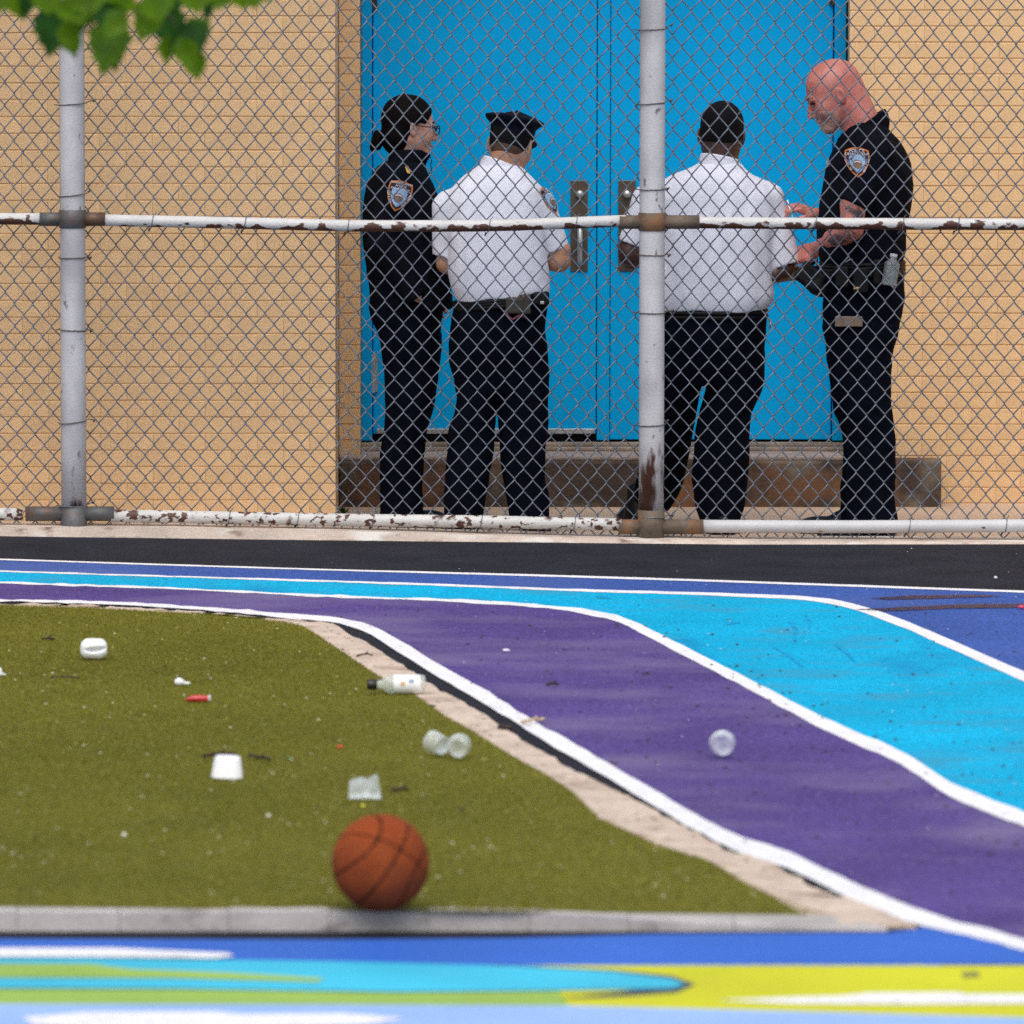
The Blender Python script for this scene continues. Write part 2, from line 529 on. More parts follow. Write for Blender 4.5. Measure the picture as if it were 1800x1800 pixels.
# traced lane lines of the running track: (pixel x, pixel y, thickness in px)
L1 = smooth_line([(-700, 958, 3), (-80, 981, 3), (0, 983, 3), (300, 993, 3), (580, 1001.5, 3), (900, 1010, 4), (1200, 1019, 4), (1430, 1027, 4), (1600, 1033, 4), (1800, 1040, 4), (1900, 1043, 4), (2700, 1068, 5)], 110)
L2 = smooth_line([(-700, 981, 3), (-80, 1001, 3), (0, 1004, 3), (300, 1013, 3), (600, 1022, 4), (800, 1029, 4), (1000, 1037, 5), (1250, 1044, 6), (1420, 1051, 8), (1480, 1060, 11), (1525, 1073, 13), (1560, 1086, 16), (1600, 1101, 17), (1700, 1145, 19), (1800, 1189, 20), (1900, 1232, 22), (2400, 1450, 30), (2700, 1585, 34)], 170, 2)
L3 = smooth_line([(-700, 1001, 4), (-80, 1021, 4), (0, 1024, 4), (300, 1034, 4), (600, 1049, 5), (750, 1053, 5), (900, 1061, 7), (1000, 1070, 8), (1080, 1083, 13), (1130, 1106, 17), (1169, 1127, 18), (1249, 1167, 20), (1330, 1210, 22), (1400, 1247, 24), (1489, 1291, 26), (1578, 1327, 28), (1667, 1387, 30), (1747, 1420, 30), (1800, 1438, 30), (1900, 1490, 30), (2400, 1750, 30), (2700, 1900, 30)], 170, 2)
L4 = smooth_line([(-700, 1034, 4), (-80, 1052, 4), (0, 1055, 4), (150, 1058, 5), (300, 1065, 6), (420, 1074, 8), (520, 1083, 9), (600, 1090, 12), (645, 1102, 18), (690, 1128, 24), (750, 1166, 26), (850, 1223, 28), (940, 1280, 29), (1000, 1315, 30), (1089, 1366, 31), (1191, 1428, 33), (1289, 1481, 34), (1391, 1512, 36), (1467, 1552, 36), (1556, 1590, 36), (1620, 1614, 34), (1660, 1624, 24), (1693, 1632, 26), (1733, 1641, 24), (1800, 1660, 22), (1900, 1690, 22), (2400, 1830, 24), (2700, 1915, 24)], 180, 2)
BB = smooth_line([(380, 1079), (450, 1084), (528, 1089), (590, 1097), (622, 1117), (656, 1136), (694, 1161), (750, 1200), (833, 1244), (875, 1272), (917, 1300), (972, 1333), (1000, 1349), (1089, 1393), (1196, 1447), (1284, 1496), (1356, 1513), (1422, 1558), (1511, 1584), (1613, 1626)], 110, 1)
TE = smooth_line([(-700, 1042), (-80, 1061), (0, 1063.5), (150, 1068), (300, 1076), (420, 1083), (500, 1093), (533, 1100), (556, 1115), (592, 1139), (625, 1161), (656, 1183), (736, 1225), (778, 1256), (833, 1286), (889, 1322), (944, 1353), (1000, 1386), (1053, 1438), (1160, 1487), (1249, 1513), (1311, 1553), (1391, 1589), (1453, 1609)], 160, 1)
rough = lambda q, a: [(p[0] + random.gauss(0, a), p[1] + random.gauss(0, a * 0.7)) for p in q]

def strip(name, up, lo, m, z, rag=0.0):
    """sheet between two traced pixel lines of the same length"""
    U = rough(up, rag) if rag else [(p[0], p[1]) for p in up]
    L = rough(lo, rag) if rag else [(p[0], p[1]) for p in lo]
    v = [gnd(p[0], p[1], z) for p in U] + [gnd(p[0], p[1], z) for p in L]
    n = len(U)
    f = [(n + i, n + i + 1, i + 1, i) for i in range(n - 1)]
    return obj(name, pymesh(name, v, f, m))

def off(q, k):
    r = q[:, :2].copy()
    r[:, 1] += k * q[:, 2]
    return r

N = 200
r2 = lambda q: resample(q[:, :2], N)
tag(strip('blue_lane', r2(L1), r2(L2), M['blue'], 0.0022), kind='structure')
tag(strip('cyan_lane', r2(L2), r2(L3), M['cyan'], 0.0022), kind='structure')
tag(strip('purple_lane', r2(L3), r2(L4), M['purple'], 0.0022), kind='structure')
for q, rg in ((L1, 0.15), (L2, 0.4), (L3, 0.9), (L4, 1.0)):
    tag(strip('lane_line', off(q, -0.43), off(q, 0.43), M['white'], 0.0036, rg), kind='structure')

# concrete edging round the turf: a real slab, 1 cm proud of the asphalt
def slab(name, up, lo, m, z0, z1):
    n = len(up)
    v = [gnd(p[0], p[1], z1) for p in up] + [gnd(p[0], p[1], z1) for p in lo]
    v += [Vector((a.x, a.y, z0)) for a in v]
    f = []
    for i in range(n - 1):
        f += [(n + i, n + i + 1, i + 1, i), (i, i + 1, 2 * n + i + 1, 2 * n + i), (n + i + 1, n + i, 3 * n + i, 3 * n + i + 1)]
    f += [(0, 2 * n, 3 * n, n), (n - 1, 2 * n - 1, 4 * n - 1, 3 * n - 1)]
    return obj(name, pymesh(name, v, f, m))

edge_up = np.concatenate([np.array([(-700, 1038), (-80, 1057.5), (0, 1060), (150, 1063), (300, 1071)]), BB])
edge_up = resample(edge_up, 220)
edge_lo = resample(TE, 220)
edge_up = np.array(rough(edge_up, 2.0))
edge_lo2 = edge_lo.copy()
edge_lo2[-12:, 1] += np.linspace(0, 14, 12)
tag(slab('edging', edge_up, edge_lo2, M['edging'], -0.03, 0.009), kind='structure')

# the kerb in front of the turf, laid in stones
tk = empty('turf_kerb', (gnd(700, 1620).x, gnd(700, 1620).y, 0), None, None)
tag(tk, kind='structure')
cuts = [-700, -520, -330, -140, 30, 210, 402, 578, 752, 930, 1105, 1290, 1560]
for c0, c1 in zip(cuts[:-1], cuts[1:]):
    px_k = np.linspace(c0 + 0.6, c1 - 0.6, 8)
    lift = random.gauss(0, 0.0012)
    top_b, top_m, top_f, bot_f = [], [], [], []
    for p in px_k:
        fr = gndn(p, 1637)
        fr.y = kerb_front(fr.x)
        zt = 0.010 + lift + random.gauss(0, 0.0006)
        top_f.append(Vector((fr.x, fr.y, zt - 0.006)))
        top_m.append(Vector((fr.x, fr.y + 0.008, zt)))
        bot_f.append(Vector((fr.x, fr.y - 0.004, -0.09)))
        bk = gnd(p, 1594 + (min(p, 1453)) * 0.0103, zt) if p <= 1453 else gnd(p, 1609 + (p - 1453) * 0.2, zt)
        top_b.append(Vector((bk.x, max(bk.y, fr.y + 0.012), zt)))
    n = len(px_k)
    kv = top_b + top_m + top_f + bot_f + [Vector((v.x, v.y, -0.09)) for v in top_b]
    kf = []
    for i in range(n - 1):
        for j in range(3):
            kf.append(((j + 1) * n + i, (j + 1) * n + i + 1, j * n + i + 1, j * n + i))
    kf += [(0, 4 * n, 3 * n, 2 * n, n), (n - 1, 2 * n - 1, 3 * n - 1, 4 * n - 1, 5 * n - 1)]
    obj('kerb_stone', pymesh('kerb_stone', kv, kf, M['kerbgrey'], False, tk.location), tk)

# near paint on the court
def npoly(name, pts, m, dz):
    dense = []
    for a, b in zip(pts, pts[1:] + pts[:1]):
        n_ = max(1, int(abs(b[0] - a[0]) / 35))
        dense += [(a[0] + (b[0] - a[0]) * k / n_, a[1] + (b[1] - a[1]) * k / n_) for k in range(n_)]
    o = polysheet(name, [gndn(p[0], p[1], dz) for p in dense], m)
    bm = bmesh.new(); bm.from_mesh(o.data)
    for _ in range(5):
        ed = [e for e in bm.edges if abs(e.verts[0].co.x - e.verts[1].co.x) > 0.12]
        if not ed: break
        bmesh.ops.subdivide_edges(bm, edges=ed, cuts=1)
        bmesh.ops.triangulate(bm, faces=bm.faces[:])
    for v in bm.verts: v.co.z = zn(v.co.x) + dz
    bm.to_mesh(o.data); bm.free()
    return tag(o, kind='structure')

npoly('near_blue_band', [(-700, 1649), (300, 1651), (600, 1651.5), (900, 1649), (1150, 1642), (1400, 1640), (1560, 1639), (1612, 1633), (1640, 1622), (1685, 1640), (1800, 1668), (2600, 1880), (2600, 1885), (1900, 1697), (1200, 1697), (600, 1697), (-700, 1697)], M['bluenear'], 0.0022)
npoly('lime_band', [(-700, 1697), (950, 1697), (1000, 1768), (600, 1766), (-700, 1763)], M['green'], 0.0022)
npoly('yellow_band', [(950, 1697), (1900, 1695), (2600, 1885), (2600, 1990), (1900, 1795), (1800, 1789), (1400, 1778), (1000, 1768)], M['yellow'], 0.0022)
npoly('pale_blue_band', [(-700, 1763), (600, 1766), (1000, 1768), (1400, 1778), (1800, 1789), (1900, 1795), (2600, 1990), (2600, 2600), (-700, 2600)], M['pale'], 0.0022)
npoly('dark_outline', [(850, 1694), (1080, 1705), (1180, 1715), (1222, 1730), (1190, 1744), (1080, 1752), (980, 1755), (1100, 1742), (1150, 1735), (1100, 1715)], M['outline'], 0.0036)
npoly('turquoise_tongue', [(-700, 1681), (180, 1684), (600, 1690), (900, 1698), (1080, 1708), (1180, 1720), (1205, 1730), (1180, 1737), (1000, 1740), (700, 1743), (300, 1737), (-700, 1735)], M['cyannear'], 0.0050)
npoly('lime_slit', [(-700, 1691), (160, 1694), (230, 1703), (400, 1709), (570, 1719), (560, 1726), (300, 1719), (-700, 1716)], M['green'], 0.0064)
npoly('white_stroke', [(-700, 1664), (200, 1666), (400, 1675), (412, 1680), (380, 1684), (200, 1682), (-700, 1679)], M['white'], 0.0064)
npoly('white_stroke', [(40, 1788), (150, 1779), (380, 1778), (420, 1783), (600, 1781), (712, 1790), (650, 1800), (300, 1815), (60, 1802)], M['white'], 0.0036)
npoly('white_stroke', [(1260, 1758), (1400, 1752), (1480, 1750), (1530, 1745), (1680, 1744), (1700, 1747), (1900, 1748), (1900, 1763), (1600, 1765), (1400, 1764)], M['white'], 0.0036)
npoly('dark_smear', [(1690, 1709), (1720, 1707), (1722, 1717), (1692, 1718)], mat('smear', (0.2, 0.2, 0.05), 0.7), 0.0036)

# wet stains on the far blue lane
for pts in ([(1530, 1051), (1600, 1046), (1700, 1045), (1760, 1046), (1740, 1049), (1640, 1052), (1560, 1054)],
            [(1500, 1071), (1560, 1068), (1680, 1062), (1800, 1060), (1900, 1061), (1900, 1067), (1790, 1068), (1680, 1069), (1560, 1074)]):
    tag(polysheet('wet_stain', [gnd(a, b, 0.0052) for a, b in pts], M['wet']), kind='structure')
scuff = mat('scuff_paint', (0.004, 0.30, 0.56), 0.7, 0.3, 30, spec=0.1)
for pts in ([(1275, 1094), (1300, 1092), (1302, 1095), (1278, 1098)], [(1046, 1048), (1075, 1047), (1074, 1052), (1050, 1051)],
            [(1390, 1090), (1402, 1105), (1399, 1125), (1395, 1125), (1396, 1106), (1386, 1092)],
            [(1360, 1134), (1390, 1152), (1414, 1171), (1411, 1173), (1386, 1155), (1357, 1136)],
            [(1418, 1080), (1426, 1092), (1424, 1104), (1420, 1104), (1421, 1092), (1414, 1082)],
            [(1470, 1132), (1492, 1147), (1503, 1162), (1500, 1163), (1488, 1150), (1467, 1134)]):
    tag(polysheet('scuff_mark', [gnd(a, b, 0.0036) for a, b in pts], scuff), kind='structure')

# artificial turf: backing sheet and a pile of short blades
tpx = [(p[0], p[1]) for p in TE] + [(1453, 1609), (1000, 1604), (500, 1599), (-80, 1593), (-700, 1587)]
tw = [gnd(a, b, 0.007) for a, b in tpx]
tb = polysheet('turf_backing', tw, M['turfbase'])
tag(tb, kind='structure')
poly = np.array([(p.x, p.y) for p in tw])
def inside(P, poly):
    x, y = P[:, 0], P[:, 1]
    c = np.zeros(len(P), bool)
    j = len(poly) - 1
    for i in range(len(poly)):
        xi, yi = poly[i]; xj, yj = poly[j]
        m_ = ((yi > y) != (yj > y)) & (x < (xj - xi) * (y - yi) / (yj - yi + 1e-12) + xi)
        c ^= m_
        j = i
    return c
NB = 900000
P = np.stack([rng.uniform(poly[:, 0].min(), poly[:, 0].max(), NB), rng.uniform(poly[:, 1].min(), poly[:, 1].max(), NB)], 1)
P = P[inside(P, poly)]
nb = len(P)
ang = rng.uniform(0, 2 * np.pi, nb)
w = rng.uniform(0.0012, 0.0022, nb)
hgt = rng.uniform(0.004, 0.009, nb)
lean = rng.normal(0, 0.004, (nb, 2))
V = np.zeros((nb, 3, 3))
V[:, 0, 0] = P[:, 0] - np.cos(ang) * w; V[:, 0, 1] = P[:, 1] - np.sin(ang) * w
V[:, 1, 0] = P[:, 0] + np.cos(ang) * w; V[:, 1, 1] = P[:, 1] + np.sin(ang) * w
V[:, 2, 0] = P[:, 0] + lean[:, 0]; V[:, 2, 1] = P[:, 1] + lean[:, 1]
V[:, :, 2] = 0.006
V[:, 2, 2] = 0.007 + hgt
me = bpy.data.meshes.new('turf_blades')
me.vertices.add(nb * 3)
me.vertices.foreach_set('co', V.reshape(-1))
me.loops.add(nb * 3)
me.loops.foreach_set('vertex_index', np.arange(nb * 3, dtype=np.int32))
me.polygons.add(nb)
me.polygons.foreach_set('loop_start', np.arange(0, nb * 3, 3, dtype=np.int32))
me.polygons.foreach_set('loop_total', np.full(nb, 3, dtype=np.int32))
me.update(calc_edges=True)
me.materials.append(M['blade'])
tag(obj('artificial_turf', me), 'olive green artificial turf infield strewn with litter', 'turf', kind='stuff')

# walkway behind the fence and the low concrete kerb the fence stands on
WZ = -0.008
w_ = MB()
w_.box(-9, 9, YF + 0.09, 29.2, -0.1, WZ)
tag(w_.build('walkway', M['walk']), kind='structure')
kpx = np.linspace(-900, 2350, 300)
wob = np.convolve(rng.normal(0, 1.0, len(kpx) + 8), np.ones(9) / 9, 'valid') * 1.6 + rng.normal(0, 0.35, len(kpx))
wob *= np.interp(kpx, [0, 1000, 1300], [1.5, 1.2, 0.5])
tw_ = np.convolve(rng.normal(0, 1.0, len(kpx) + 14), np.ones(15) / 15, 'valid') * 1.4
F_, T_, B1, Bk = [], [], [], []
for p, o_, t_ in zip(kpx, wob, tw_):
    r_ = np.interp(p, KROW[0], KROW[1]); rt_ = np.interp(p, [-900, 0, 300, 600, 1060, 1300, 1800, 2350], [924, 926, 928, 934, 947, 951, 953, 953])
    a = atY(p, r_ + o_, YK0); b = atY(p, rt_ + t_ * np.interp(p, [600, 1200], [1, 0.3]), YK0 + 0.012)
    F_.append(a - Vector((0, 0, 0.0)))
    T_.append(b)
    B1.append(Vector((b.x * 1.005, YF + 0.06, b.z + 0.001)))
    Bk.append(Vector((b.x * 1.008, YF + 0.10, WZ - 0.02)))
n = len(kpx)
kv = F_ + T_ + B1 + Bk + [Vector((v.x, v.y + 0.002, v.z - 0.06)) for v in F_]
kf = []
for i in range(n - 1):
    kf += [(i, i + 1, n + i + 1, n + i), (n + i, n + i + 1, 2 * n + i + 1, 2 * n + i), (2 * n + i, 2 * n + i + 1, 3 * n + i + 1, 3 * n + i), (4 * n + i, 4 * n + i + 1, i + 1, i)]
tag(obj('fence_kerb', pymesh('fence_kerb', kv, kf, M['kerb'])), kind='structure')

# ------------------------------------------------------------------ the school building
YL, YR, YD = 26.25, 27.55, 27.76      # left wall face, right wall face, door plane
XL = atY(590, 500, YL).x              # right-hand corner of the left wall
XR = atY(1491, 500, YR).x             # left-hand corner of the right wall
XD = atY(633.5, 500, YR).x            # left-hand jamb of the door opening
CH = 0.0652                           # course height
BLN = 0.204
def brick_mesh(L, name):
    mb = MB()
    h, c = CH - 0.0036, 0.0026
    x = L - 0.0012
    V = [(0, c, 0), (x, c, 0), (0, 0, c * 0.7), (x, 0, c * 0.7), (0, 0, h - c), (x, 0, h - c), (0, c * 1.5, h), (x, c * 1.5, h),
         (0, 0.05, 0), (x, 0.05, 0), (0, 0.05, h), (x, 0.05, h)]
    mb.add(V, [(0, 1, 3, 2), (2, 3, 5, 4), (4, 5, 7, 6), (6, 7, 11, 10), (8, 9, 1, 0), (9, 8, 10, 11), (0, 2, 4, 6, 10, 8), (1, 9, 11, 7, 5, 3)])
    return pymesh(name, mb.v, mb.f, M['brick'], False)
bfull, bhalf = brick_mesh(BLN, 'brick'), brick_mesh(BLN / 2, 'brick')

def lay_bricks(parent, x0, x1, face, z0, z1, inview, dirn):
    """running bond between x0 and x1; bricks in view are objects, the rest one joined part"""
    o0 = child_org(parent)
    rest = MB()
    nrow = int((z1 - z0) / CH)
    for r in range(nrow):
        z = z0 + r * CH
        x = x1 if dirn < 0 else x0
        first = (r % 2 == 1)
        while (x > x0 + 0.02) if dirn < 0 else (x < x1 - 0.02):
            L = BLN / 2 if first else BLN
            first = False
            a = x - L if dirn < 0 else x
            jit = random.gauss(0, 0.0005)
            if inview(a, a + L, z):
                b = obj('brick', bhalf if L < BLN else bfull, parent)
                b.location = Vector((a, face + jit, z + random.gauss(0, 0.0005))) - Vector(o0)
                b.rotation_euler = (random.gauss(0, 0.004), 0, random.gauss(0, 0.002))
            else:
                rest.box(a, a + L - 0.0012, face + jit, face + 0.05, z, z + CH - 0.0036)
            x += L * dirn
    if rest.v:
        o = rest.build('upper_brickwork', M['brick'], parent, org=o0)
        o['kind'] = 'stuff'

def project(p):
    d = Vector(p) - Vector((0, 0, HC))
    zc = d.y * CT - d.z * ST
    yc = d.y * ST + d.z * CT
    return (PX0 + d.x / zc * FPX, PY0 - yc / zc * FPX)

def seen(a, b, z, face):
    p0 = project((a, face, z)); p1 = project((b, face, z + CH))
    return p1[0] > -2 and p0[0] < 1802 and p0[1] > -2 and p1[1] < 948

ZTOP = 3.3
lw = empty('brick_wall', (XL - 1.5, YL, 0), 'cream painted brick wall projecting forward at the left, its corner beside the blue doors', 'wall')
mb = MB()
mb.box(XL - 4.0, XL - 0.006, YL + 0.0036, 29.5, -0.05, ZTOP)
mb.build('mortar_backing', M['mortar'], lw)
lay_bricks(lw, XL - 4.0, XL, YL, -0.006, ZTOP - 0.02, lambda a, b, z: seen(a, b, z, YL), -1)
rest = MB()
for r in range(int((ZTOP - 0.03) / CH)):
    z = -0.006 + r * CH
    y = YL + 0.052 + (BLN / 2 if r % 2 == 0 else 0)
    if r % 2 == 0:
        rest.box(XL - 0.03, XL - random.uniform(0, 0.001), YL + 0.053, y - 0.003, z, z + CH - 0.0036)
    while y < YR - 0.03:
        rest.box(XL - 0.03, XL - random.uniform(0, 0.0015), y, min(y + BLN - 0.0035, YR - 0.002), z, z + CH - 0.0036)
        y += BLN
o = rest.build('return_brickwork', M['brick'], lw)
o['kind'] = 'stuff'

rw = empty('brick_wall', (XR + 1.0, YR, 0), 'cream painted brick wall to the right of the blue doors, behind the bald officer', 'wall')
mb = MB()
mb.box(XR + 0.006, XR + 5.0, YR + 0.0036, 29.5, -0.05, ZTOP)
mb.build('mortar_backing', M['mortar'], rw)
lay_bricks(rw, XR, XR + 5.0, YR, -0.006, ZTOP - 0.02, lambda a, b, z: seen(a, b, z, YR), 1)

sw = empty('brick_wall', ((XL + XD) / 2, YR, 0), 'narrow strip of cream painted brick between the projecting left wall and the doors', 'wall')
mb = MB()
mb.box(XL + 0.001, XD - 0.0055, YR + 0.0036, 29.5, -0.05, ZTOP)
mb.build('mortar_backing', M['mortar'], sw)
for r in range(int((ZTOP - 0.03) / CH)):
    z = -0.006 + r * CH
    w_b = XD - XL - 0.003
    mb = MB(); mb.box(0, w_b, 0, 0.15, 0, CH - 0.0036, 0.002)
    b = mb.build('brick', M['brick'], sw, org=np.zeros(3))
    b.location = Vector((XL + 0.002, YR + random.gauss(0, 0.0006), z)) - sw.location
ov = empty('brick_wall', (0, YR, 2.45), 'cream painted brick wall over the head of the blue doors', 'wall')
mb = MB()
mb.box(XD - 0.0054, XR + 0.0055, YR + 0.003, 29.5, 2.46, ZTOP)
mb.build('lintel_wall', M['brick'], ov)

# stone step
XS1 = atY(1655, 850, 27.38).x
st = empty('entrance_step', ((XL + XS1) / 2, 27.4, 0), 'brown stone step below the blue doors, its end showing beside the right wall', 'step')
mb = MB()
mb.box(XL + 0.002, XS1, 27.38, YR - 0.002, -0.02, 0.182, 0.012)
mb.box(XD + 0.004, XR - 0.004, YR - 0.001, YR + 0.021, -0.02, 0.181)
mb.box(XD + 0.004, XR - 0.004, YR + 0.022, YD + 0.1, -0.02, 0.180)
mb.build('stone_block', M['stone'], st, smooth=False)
mb = MB()
xs_r = atY(1500, 790, 27.5).x
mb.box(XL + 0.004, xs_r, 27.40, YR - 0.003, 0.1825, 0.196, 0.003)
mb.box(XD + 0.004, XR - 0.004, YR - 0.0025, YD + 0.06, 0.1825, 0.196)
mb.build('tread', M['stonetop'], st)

# blue double door
zb = 0.235
X = lambda px, Y=YD: (px - PX0) / FPX * (Y * CT + 0.04)
def xd(px, Y=YD):
    return atY(px, 400, Y).x
dd = empty('double_door', ((xd(640) + xd(1485)) / 2, YD, 0.196), 'bright blue double doors with bronze pull plates at the top of the step', 'door')
fr = MB()
x0, x1 = XD + 0.003, xd(655)
fr.box(x0, x1 - 0.002, YD - 0.03, YD + 0.12, 0.235, 2.45, 0.004)
fr.box(xd(1463.5) + 0.002, XR - 0.002, YD - 0.03, YD + 0.12, 0.235, 2.45, 0.004)
fr.box(x1, xd(1463), YD - 0.03, YD + 0.12, 2.36, 2.455, 0.004)
fr.build('door_frame', M['frame'], dd)
mb = MB()
mb.box(XD + 0.003, XR - 0.003, YD - 0.08, YD + 0.14, 0.197, 0.212, 0.003)
mb.box(XD + 0.003, XR - 0.003, YD - 0.03, YD + 0.14, 0.2125, 0.228, 0.003)
mb.build('threshold', M['sill'], dd)
mb = MB()
mb.box(XD + 0.01, XR - 0.01, YD + 0.085, YD + 0.11, 0.2, 2.4)
mb.build('dark_interior', M['dark'], dd)
def leaf(xa, xb, bottom):
    lm = MB()
    lm.box(xa, xb, YD, YD + 0.045, bottom, 2.352, 0.003)
    return lm.build('door_leaf', M['door'], dd)
la = leaf(xd(655.8), xd(1048.3), 0.262)
lb = leaf(xd(1073.2), xd(1462.5), 0.238)
mb = MB(); mb.box(xd(1049.9), xd(1072.0), YD - 0.004, YD + 0.04, 0.236, 2.352, 0.002)
mb.build('centre_post', M['door'], dd)
def bone(mb, name, m, par, smooth=False):
    return mb.build(name, m, par, smooth, org=child_org(par))
# the child leaf objects sit at the door's origin, so sub-parts use the same origin
def sub(mb, name, m, part, root, smooth=False):
    return mb.build(name, m, part, smooth, org=np.array(root.location))
for (lf, pa, pb_, kx) in ((la, 1003, 1033, 1019), (lb, 1087, 1117, 1102)):
    t0 = atY(pa, 317, YD - 0.004); t1 = atY(pb_, 477, YD - 0.004)
    mb = MB(); mb.box(t0.x, t1.x, YD - 0.006, YD - 0.0005, t1.z, t0.z, 0.002)
    sub(mb, 'pull_plate', M['plate'], lf, dd)
    c = atY(kx, 341, YD)
    mb = MB(); mb.lathe([(0.0, 0.022), (0.014, 0.021), (0.016, 0.016), (0.0165, 0.0)], 20, Matrix.Translation((c.x, YD - 0.007, c.z)) @ Matrix.Rotation(math.pi / 2, 4, 'X'))
    sub(mb, 'lock_cylinder', M['steel'], lf, dd, True)
    h0 = atY(kx, 400, YD); h1 = atY(kx, 462, YD)
    mb = MB()
    mb.tube([(h0.x, YD - 0.006, h0.z), (h0.x, YD - 0.03, h0.z - 0.003), (h0.x, YD - 0.042, h0.z - 0.018), (h0.x, YD - 0.042, h1.z + 0.018), (h0.x, YD - 0.03, h1.z + 0.003), (h0.x, YD - 0.006, h1.z)], 0.011, 12)
    sub(mb, 'pull_handle', M['steel'], lf, dd, True)
mb = MB()
mb.box(xd(662), xd(1046), YD - 0.012, YD - 0.001, 0.263, 0.284, 0.002)
sub(mb, 'weather_strip', M['steel'], la, dd)
for (pxh, zz0, zz1) in ((655, 0.62, 0.0), (655, 2.0, 0.0), (1463, 2.02, 0.0)):
    c = xd(pxh)
    z0 = {0.62: atY(655, 690, YD).z, 2.0: atY(655, 18, YD).z, 2.02: atY(1463, 9, YD).z}[zz0]
    mb = MB()
    mb.tube([(c, YD - 0.018, z0), (c, YD - 0.018, z0 + 0.16)], 0.011, 12)
    mb.box(c - 0.02, c + 0.02, YD - 0.032 if False else YD - 0.012, YD - 0.004, z0 + 0.004, z0 + 0.156)
    sub(mb, 'hinge', M['dark'] if zz0 > 1 else M['steel'], la if pxh < 1000 else lb, dd, False)

# small weed growing at the wall corner
wc = gnd(602, 903, WZ)
wd = empty('weed', (wc.x, wc.y, WZ), 'small green weed at the foot of the left wall corner', 'weed')
mb = MB()
for k in range(26):
    a = random.uniform(0, 6.28); L = random.uniform(0.02, 0.045)
    d = Vector((math.cos(a) * 0.7, math.sin(a) * 0.7, random.uniform(0.5, 1.2))).normalized()
    p0 = wc + Vector((random.gauss(0, 0.008), random.gauss(0, 0.008), 0))
    s_ = d.cross(Vector((0, 0, 1))).normalized() * 0.006
    mb.add([p0, p0 + d * L * 0.5 + s_, p0 + d * L, p0 + d * L * 0.5 - s_], [(0, 1, 2, 3)])
mb.build('foliage', M['weed'], wd)

# ------------------------------------------------------------------ chain-link fence
def cylz(px, Y, z0, z1, r, lean=0.0, n=28, rings=10):
    mb = MB()
    x = atY(px, 500, Y).x
    mb.tube([(x + lean * (z - 1.0), Y, z) for z in np.linspace(z0, z1, rings)], r, n)
    return mb, x
YP = YF - 0.062
post_px = [-892, 128, 1146, 2165]
fence = empty('chain_link_fence', (atY(640, 900, YF).x, YF, 0.02), 'rusty white piped chain-link fence between the track and the blue doors', 'fence')
fo = np.array(fence.location)
RP = 0.0485
for i, p in enumerate(post_px):
    mb, xp = cylz(p, YP, 0.10, 2.82, RP, lean=-0.0006)
    o = mb.build('post', M['postw'], fence, True)
    base = MB()
    base.tube([(xp, YP, 0.058 if i < 2 else 0.016), (xp, YP, 0.07), (xp, YP, 0.145 if i == 1 else 0.13)], RP + 0.0028, 28)
    b_ = base.build('post_sleeve', M['fitting'] if i < 2 else M['fitrust'], fence, True)
    # mid collar
    cz = atY(p, 384 if i < 2 else 389, YP).z
    cm = MB()
    cm.tube([(xp, YP, cz - 0.036), (xp, YP, cz - 0.034), (xp, YP, cz + 0.032), (xp, YP, cz + 0.034)], [RP + 0.002, RP + 0.005, RP + 0.005, RP + 0.002], 28)
    cm.build('collar', M['fitting'] if i < 2 else M['fitrust'], fence, True)
    lm = atY(p, 903 if i < 2 else 926, YP).z
    for sgn in (-1, 1):
        bm_ = MB()
        la_, lb_ = RP * 0.7, (0.185 if i == 1 else 0.125) if sgn < 0 else (0.155 if i == 1 else 0.20)
        bm_.tube([(xp + sgn * la_, YP, lm), (xp + sgn * lb_, YP, lm)], 0.0285, 20)
        bm_.build('rail_tee', M['fitting'] if i < 2 else M['fitrust'], fence, True)
    for sgn in (-1, 1):
        mm = MB()
        lb_ = 0.125 if not (i == 2 and sgn > 0) else 0.18
        mm.tube([(xp + sgn * RP * 0.7, YP, cz - 0.003), (xp + sgn * lb_, YP, cz - 0.003)], 0.0265, 20)
        mm.build('rail_cup', M['fitting'] if i < 2 else M['fitrust'], fence, True)
    tp = MB()
    tp.lathe([(0, 0.035), (0.03, 0.03), (0.05, 0.012), (0.054, 0.0), (0.054, -0.03)], 24, Matrix.Translation((xp, YP, 2.82)))
    tp.build('post_cap', M['fitting'], fence, True)

def rail(pts, r, m, name='rail'):
    q = smooth_line([(a, b) for a, b in pts], 26, 2)
    P = [atY(a, b, YP) for a, b in q]
    mid = P[len(P) // 2]
    mb = MB(); mb.tube(P, r, 24)
    # own origin at the rail's height so the paint wears along its underside
    me_ = pymesh(name, mb.v, mb.f, m, True, (mid.x, mid.y, mid.z))
    o = obj(name, me_, fence)
    o.location = mid - Vector(fo)
    return o
rail([(-860, 380), (-400, 383), (0, 384.5), (80, 385)], 0.0225, M['railw'])
rail([(182, 387), (400, 391.5), (640, 397.5), (860, 397), (1000, 392), (1100, 388)], 0.0225, M['railw'])
rail([(1196, 391), (1433, 393), (1800, 394.5), (2120, 395)], 0.0225, M['railw'])
rail([(-860, 898), (-300, 902), (40, 904)], 0.0245, M['raill'])
rail([(196, 906.5), (400, 910), (600, 914), (850, 917), (1092, 922)], 0.0245, M['raill'])
rail([(1236, 925), (1500, 926), (1800, 924), (2110, 924)], 0.0250, M['railg'])
rail([(-880, -300), (500, -300), (2150, -300)], 0.0225, M['railw'], 'rail')

